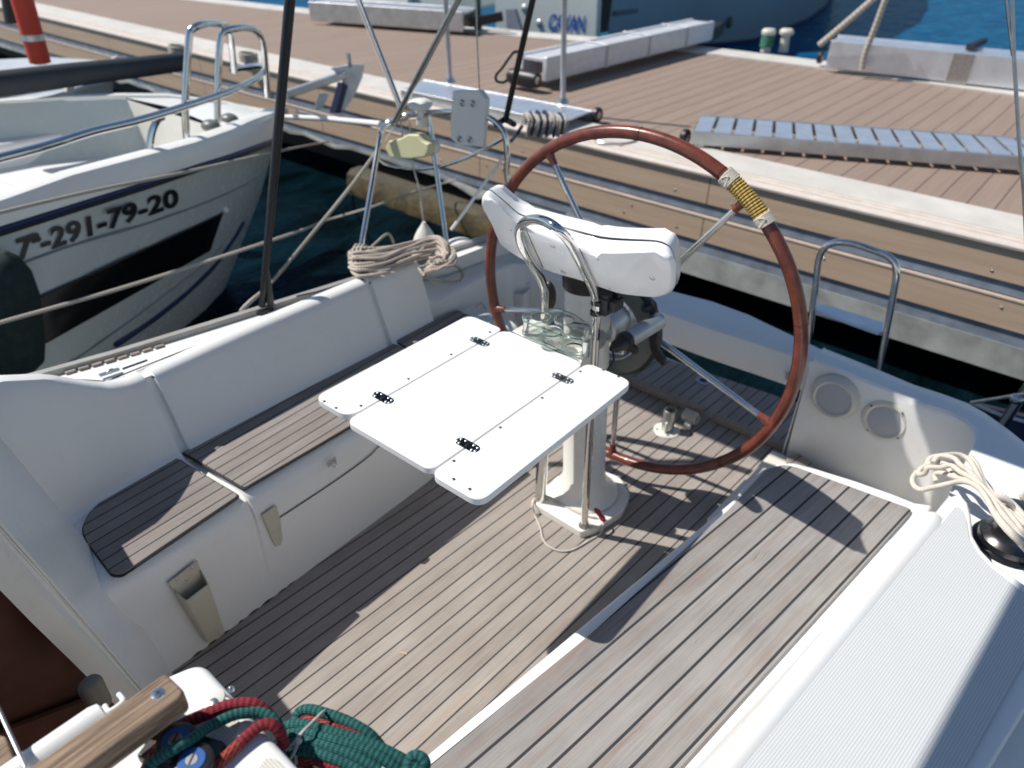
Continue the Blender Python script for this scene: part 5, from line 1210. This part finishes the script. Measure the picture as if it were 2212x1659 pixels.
m = MB(); m.prism([V((a.x-2.5, a.y+.06, a.z-.06)), V((b.x-.12, b.y+.03, b.z-.06)), V((b.x-.18, b.y+.34, b.z-.06)), V((a.x-2.5, a.y+.40, a.z-.06))], (0, .05, -.18)); m.build('side_seat', WHITE, nb, .03, 3)
m = MB(); m.prism([V((1.8, 4.95, .38)), V((2.2, 4.85, .38)), V((2.2, 4.35, .38)), V((1.8, 4.25, .38))], (0, 0, -.3)); m.build('bow_seat', WHITE, nb, .03, 3)
m = MB(); m.prism([V((-2, 5.15, .60)), V((2.0, 5.12, .60)), V((2.1, 5.35, .60)), V((-2, 5.45, .62))], (0, 0, -.22)); m.build('far_seat', WHITE, nb, .03, 3)
# hull number, window, styling lines
INK = plain('black_vinyl', (.012, .014, .018), .4)
hull_text(TB, '7ª-291-79-20', [(38, 562), (386, 441), (382, 404), (33, 516)], 'hull_number', INK, nb, .006)
decal_poly(TB, [(-60, 705), (479, 458), (451, 540), (-60, 830)], 'hull_window', TINT, nb, .007, .004, 24)
def hline(pts, r, name, mat):
    P = [hit(TB, u, v, .002) for u, v in [(p.x, p.y) for p in cat([V((a, b, 0)) for a, b in pts], 6)]]; P = [p for p in P if p is not None]
    if len(P) > 2: MB().tube(P, r, 6).build(name, mat, nb)
hline([(18, 579), (150, 532), (300, 488), (420, 446), (510, 408), (560, 380)], .006, 'style_line', plain('groove_grey', (.22, .25, .26), .5))
hline([(250, 745), (330, 690), (400, 634), (460, 575), (500, 520), (524, 480)], .016, 'boot_stripe', NAVY)
hline([(140, 792), (250, 715), (350, 640), (440, 570), (480, 528)], .005, 'style_line', bpy.data.materials['groove_grey'])
bt = hit(TB, 484, 452, .01); MB().ball(bt, (.02, .02, .02), 10, 7).build('hull_fitting', WHITE, nb)
# pulpit, hoops, rails
def nbp(u, v, y): return py(u, v, y)
for q, P in enumerate([[(405, 315), (400, 240), (404, 150), (409, 80), (414, 64), (430, 55), (455, 51), (478, 53), (492, 62), (500, 90), (506, 155)], [(470, 265), (470, 200), (473, 120), (477, 80), (484, 68), (505, 62), (530, 60), (552, 66), (566, 85), (573, 130), (578, 210)]]):
    MB().tube(cat([nbp(u, v, 3.86+.16*q if i < 5 else lerp(3.86+.16*q, 4.35, (i-5)/5)) for i, (u, v) in enumerate(P)], 4), .019, 10).build('pulpit_hoop', CHROME, nb)
MB().tube(cat([nbp(u, v, y) for u, v, y in [(-40, 352, 3.5), (0, 341, 3.52), (100, 315, 3.56), (200, 284, 3.62), (300, 260, 3.68), (412, 226, 3.8), (500, 196, 3.95), (553, 170, 4.2), (572, 150, 4.4), (560, 142, 4.6), (500, 150, 4.9)]], 5), .019, 10).build('bow_rail', CHROME, nb)
MB().tube(cat([nbp(u, v, y) for u, v, y in [(322, 332, 3.74), (327, 290, 3.74), (338, 262, 3.74), (350, 254, 3.76)]], 4), .018, 8).build('rail_stanchion', CHROME, nb)
for u, v, y in [(455, 272, 4.0), (495, 258, 4.1)]: MB().ball(nbp(u, v, y), (.05, .06, .035), 12, 8).build('deck_cleat', GREYDRUM, nb)
MB().box(nbp(575, 250, 4.5), (.30, .10, .06)).build('bow_roller', STEEL, nb, .01)
nf = thing('fender', 'dark green covered fender hanging at the far left edge between the boats', 'fender', py(40, 800, 3.42))
fc_ = [py(-5, 545, 3.40), py(0, 560, 3.40), py(8, 590, 3.40), py(16, 640, 3.40), py(28, 735, 3.40), py(34, 780, 3.40), py(36, 800, 3.40)]
MB().tube([p+V((0, .0, 0)) for p in fc_], [.03, .07, .10, .118, .120, .108, .07], 28).build('fender_body', FENDER, nf)
# anchor hanging at the bow
ac = thing('anchor', 'galvanised plough anchor hanging from the bow roller of the motor boat', 'anchor', py(720, 185, 4.5))
def ap_(u, v, y=4.5): return py(u, v, y)
MB().beam(ap_(615, 205), ap_(748, 160), .05, .05).build('shank', ALU, ac, .01)
m = MB(); top = [ap_(722, 146), ap_(760, 138), ap_(789, 139), ap_(784, 168), ap_(768, 205), ap_(744, 240), ap_(752, 200), ap_(748, 170)]
m.prism(top, (-.03, .02, 0)); m.build('fluke', plain('galvanised', (.70, .72, .72), .5, .3), ac, .008)
m = MB(); m.prism([ap_(700, 200), ap_(712, 203), ap_(704, 222), ap_(692, 238), ap_(690, 226)], (-.03, .02, 0)); m.build('fluke_tip', bpy.data.materials['galvanised'], ac, .004)
m = MB(); m.prism([ap_(742, 178), ap_(752, 185), ap_(735, 245), ap_(724, 245)], (-.02, .04, 0)); m.build('fluke_edge', NAVY, ac)
MB().tube([ap_(756, 145), ap_(752, 115)], .015, 8).build('roll_pin', STEEL, ac)
sp_ = thing('bow_pole', 'white horizontal passerelle pole between the motor boat and the stern rail', 'pole', ap_(700, 255, 4.3))
MB().tube([py(600, 252, 4.3), py(700, 256, 3.9), py(823, 268, 3.0)], .016, 10).build('pole_tube', WHITE, sp_)
MB().tube([py(640, 240, 4.2), py(735, 262, 3.8), py(800, 271, 3.2)], .010, 8).build('pole_tube', STEEL, sp_)

# ------------------------------------------------------------------ second boat beyond, with padded dark pole and red fender
sb = thing('sailing_boat', 'grey-white boat beyond the motor boat, far left, mostly hidden', 'boat', (1, 7.5, WZ))
deck = [(-4, 6.15), (1.0, 6.2), (2.3, 6.35), (3.0, 6.7), (3.35, 7.3), (3.0, 7.9), (2.3, 8.3), (-4, 8.4)]
m = MB(); m.loft([[(x, y, .55) for x, y in deck], [(x-.05, lerp(y, 7.3, .02), .50) for x, y in deck], [(x-.3, lerp(y, 7.3, .2), -.3) for x, y in deck]], cap=False); m.build('hull_side', HULLN, sb)
m = MB(); m.prism([(x, y, .552) for x, y in deck], (0, 0, -.03)); m.build('deck', plain('pale_deck', (.42, .46, .50), .7), sb)
m = MB(); m.prism([(-4, 6.6, .55), (.9, 6.6, .55), (1.2, 7.3, .55), (.9, 8.0, .55), (-4, 8.0, .55)], (0, 0, .26)); m.build('cabin', GREYHULL, sb, .05, 3)
m = MB(); m.prism([(-2, 6.59, .62), (.6, 6.59, .62), (.6, 6.59, .76), (-2, 6.59, .76)], (0, -.01, 0)); m.build('cabin_window', TINT, sb)
MB().tube([(-3, 6.2, .60), (2.6, 6.4, .60), (3.3, 7.2, .60)], .02, 8).build('toe_rail', DECKEDGE, sb)
MB().beam(py(148, 200, 6.3), py(152, 168, 6.3), .05, .05).build('stanchion', DECKEDGE, sb)
bp2 = thing('padded_pole', 'dark grey padded pole lying across the boats at upper left', 'pole', py(200, 165, 5.4))
MB().tube([py(-60, 188, 5.2), py(0, 181, 5.2), py(150, 162, 5.25), py(300, 145, 5.3), py(392, 134, 5.35), py(400, 134, 5.35)], [.072, .072, .07, .066, .062, .04], 16).build('pole_body', plain('charcoal_padding', (.022, .028, .038), .7), bp2)
rf_ = thing('red_fender', 'red fabric covered fender with pale band, top left corner', 'fender', py(90, 130, 6.2))
a, b = py(88, 138, 6.1), py(42, -20, 6.1); dd = (b-a)
MB().tube([a, a+dd*.02, a+dd*.33], [.04, .068, .070], 18).build('lower_section', ORANGE, rf_); MB().tube([a+dd*.335, a+dd*.42], .0715, 18).build('pale_band', ALU, rf_); MB().tube([a+dd*.425, a+dd*.9, a+dd*1.1], [.070, .070, .07], 18).build('upper_section', ORANGE, rf_)
MB().tube([py(32, 50, 6.2), py(25, 5, 6.2), py(18, -30, 6.2)], .06, 10).build('black_strap', BLACK, rf_)

# ------------------------------------------------------------------ mooring lines
def moor(name, label, pts, r, mat=ROPE_M):
    t = thing(name, label, 'mooring line', pts[0]); MB().tube(cat(pts, 8), r, 8).build('line_strand', mat, t); return t
moor('mooring_line', 'pale mooring line running low across the picture left, in front of the motor boat', [py(-40, 709, 3.2), py(0, 697, 3.2), py(300, 611, 3.2), py(630, 505, 3.3), px(700, 478, 3.2), px(800, 448, 3.4), px(880, 420, 3.7), px(945, 400, 4.2), px(985, 388, 4.32)], .0085)
moor('mooring_line', 'steep mooring line from the side deck up to the stern rail corner', [pz(520, 674, .62), pz(540, 652, .60), px(590, 606, 2.0), px(700, 474, 2.15), px(760, 400, 2.25), px(818, 322, 2.31)], .0085)
moor('mooring_line', 'upper mooring line from the motor boat bow side to the dock', [py(-40, 470, 3.45), py(0, 459, 3.45), py(200, 412, 3.5), py(385, 375, 3.6), py(577, 332, 3.9), px(660, 315, 3.9), px(710, 306, 4.34)], .009)

# ------------------------------------------------------------------ boats on the far side of the dock
fbx = 9.0
fb_ = thing('far_boat', 'boat with white transom lettered in blue and grey-blue hull beyond the dock', 'boat', (12, 4.5, WZ))
yR, yL = px(1292, 60, fbx).y, px(1075, 60, fbx).y
m = MB(); m.prism([(fbx, yR, -.4), (fbx, yL, -.4), (fbx-.12, yL, 1.6), (fbx-.12, yR, 1.6)], (.1, 0, 0)); trn = m.build('transom', HULLN, fb_); TT = bvh(trn)
WLp = [V((fbx+.02, yR, WZ-.1))]+[pz(u, v, WZ) for u, v in [(1480, 104), (1560, 100), (1625, 92), (1683, 70), (1742, 47), (1780, 18), (1800, -10)]]
rows = []
for i, p in enumerate(WLp):
    t = i/(len(WLp)-1); top = V((p.x+(.3+1.5*t*t), p.y-(.05+.10*math.sin(math.pi*t))-.25*t*(1-t), 1.7+.4*t)); rows.append([p+V((0, .3, -.4)), p, p+V((0, -.004, .07)), p.lerp(top, .3)+V((0, -.06, 0)), p.lerp(top, .6)+V((0, -.03, 0)), top])
m = MB(); m.loft([r_[2:] for r_ in rows]); fh = m.build('hull_side', GREYHULL, fb_, sharp=70); TF = bvh(fh)
m = MB(); m.loft([[q+V((0, -.006, 0)) for q in r_[:2]]+[r_[2]+V((0, -.006, 0))] for r_ in rows]); m.build('waterline_band', NAVY, fb_)
m = MB(); m.prism([V((fbx+.1, yL, 1.3)), V((fbx+.1, yR, 1.3)), V((rows[-1][5].x, rows[-1][5].y, 1.4)), V((rows[-1][5].x-3, rows[-1][5].y+2.5, 1.4)), V((fbx+3, yL+1.2, 1.3))], (0, 0, -.03)); m.build('deck', HULLN, fb_)
m = MB(); m.loft([[V((fbx+.02, yL, -.4)), V((fbx, yL, 1.6))], [V((fbx+4, yL+1.2, -.4)), V((fbx+4, yL+1.3, 1.6))], [WLp[-1]+V((0, .1, 0)), rows[-1][5]+V((0, .1, 0))]]); m.build('hull_side', HULLN, fb_)
hull_text(TT, 'CAVAN', [(1183, 63), (1262, 67), (1266, 34), (1189, 29)], 'boat_name', plain('blue_lettering', (.03, .10, .38), .5), fb_, .01, .0)
decal_poly(TF, [(1312, 36), (1376, 27), (1376, 18), (1312, 26)], 'faded_marking', plain('faded_navy', (.05, .08, .13), .6), fb_, .01, .004, 6)
h_ = hit(TF, 1577, 48, .01); 
if h_ is not None: MB().ball(h_, (.09, .03, .10), 12, 8).build('hull_outlet', plain('outlet_grey', (.06, .065, .06), .6), fb_)
m = MB(); m.prism([px(1092, 20, fbx-.2), px(1112, 20, fbx-.2), px(1126, 66, fbx-.2), px(1095, 68, fbx-.2)], (.05, 0, 0)); m.build('transom_ladder_recess', plain('recess_grey', (.20, .21, .26), .6), fb_)  # flat grey slab marking the ladder recess
for u, v in [(1133, 18), (1165, 50)]: 
    h_ = hit(TT, u, v, .01)
    if h_ is not None: MB().ball(h_, (.02, .05, .05), 10, 7).build('transom_fitting', ALU, fb_)
wb = thing('far_white_boat', 'white boat stern beyond the far dock edge, top left of centre', 'boat', (9.5, 8, WZ))
m = MB(); m.prism([px(690, 16, 9.2), px(985, 34, 9.2), px(1000, -60, 9.2), px(690, -60, 9.2)], (1.5, .3, 0)); m.build('stern', HULLN, wb, .08, 3)
m = MB(); m.prism([px(760, 8, 9.1), px(880, 18, 9.1), px(890, -20, 9.1), px(770, -20, 9.1)], (.1, 0, 0)); m.build('stern_cushion', WHITE, wb, .04, 3)
# ropes and wire on the right
for q, (P, lb) in enumerate([(([(1770, 97), (1832, 45), (1895, -10)]), 'grey rope rising from the far gangway end, left of the pair'), (([(1862, 150), (1868, 118), (1890, 60), (1915, -8)]), 'grey rope tied round the far gangway, right of the pair')]):
    t = thing('dock_rope', lb, 'rope', pz(P[0][0], P[0][1], .6)); MB().tube(cat([px(u, v, 8.1) for u, v in P], 5), .028, 8).build('rope_strand', ROPE_M, t)
bs = thing('backstay', 'thin steel wire pair near the right edge of the picture', 'wire', px(2212, 420, 2.3))
MB().tube([px(2186, -10, 2.4), px(2190, 120, 2.4), px(2201, 300, 2.4), px(2212, 420, 2.4), px(2226, 700, 2.45)], .005, 8).build('wire_strand', STEEL, bs)
MB().tube([px(2172, -10, 2.4), px(2187, 120, 2.4)], .0035, 6).build('wire_strand', STEEL, bs)
# covered boat tender corner at the right edge
cbt = thing('blue_tender', 'dark blue tender with steel rails at the right edge beyond the coaming', 'tender', px(2180, 940, 3.1))
m = MB(); Q = [px(u, v, 2.95) for u, v in [(2085, 868), (2212, 900), (2330, 960), (2340, 1060), (2212, 1010), (2150, 940)]]; m.prism(Q, (.25, 0, -.12)); m.build('tender_side', NAVY, cbt, .02, 3)
MB().tube([px(2100, 872, 2.92), px(2160, 897, 2.92), px(2215, 912, 2.92), px(2300, 940, 2.92)], .009, 8).build('rail_tube', STEEL, cbt)
MB().tube([px(2098, 870, 2.92), px(2190, 855, 2.85), px(2230, 848, 2.82)], .007, 8).build('rail_tube', STEEL, cbt)
MB().tube([px(2160, 925, 2.88), px(2200, 866, 2.86), px(2240, 810, 2.84)], .018, 10).build('rail_post', STEEL, cbt)
MB().ball(px(2196, 862, 2.84), (.02, .025, .02), 10, 8).build('rail_clamp', STEEL, cbt)
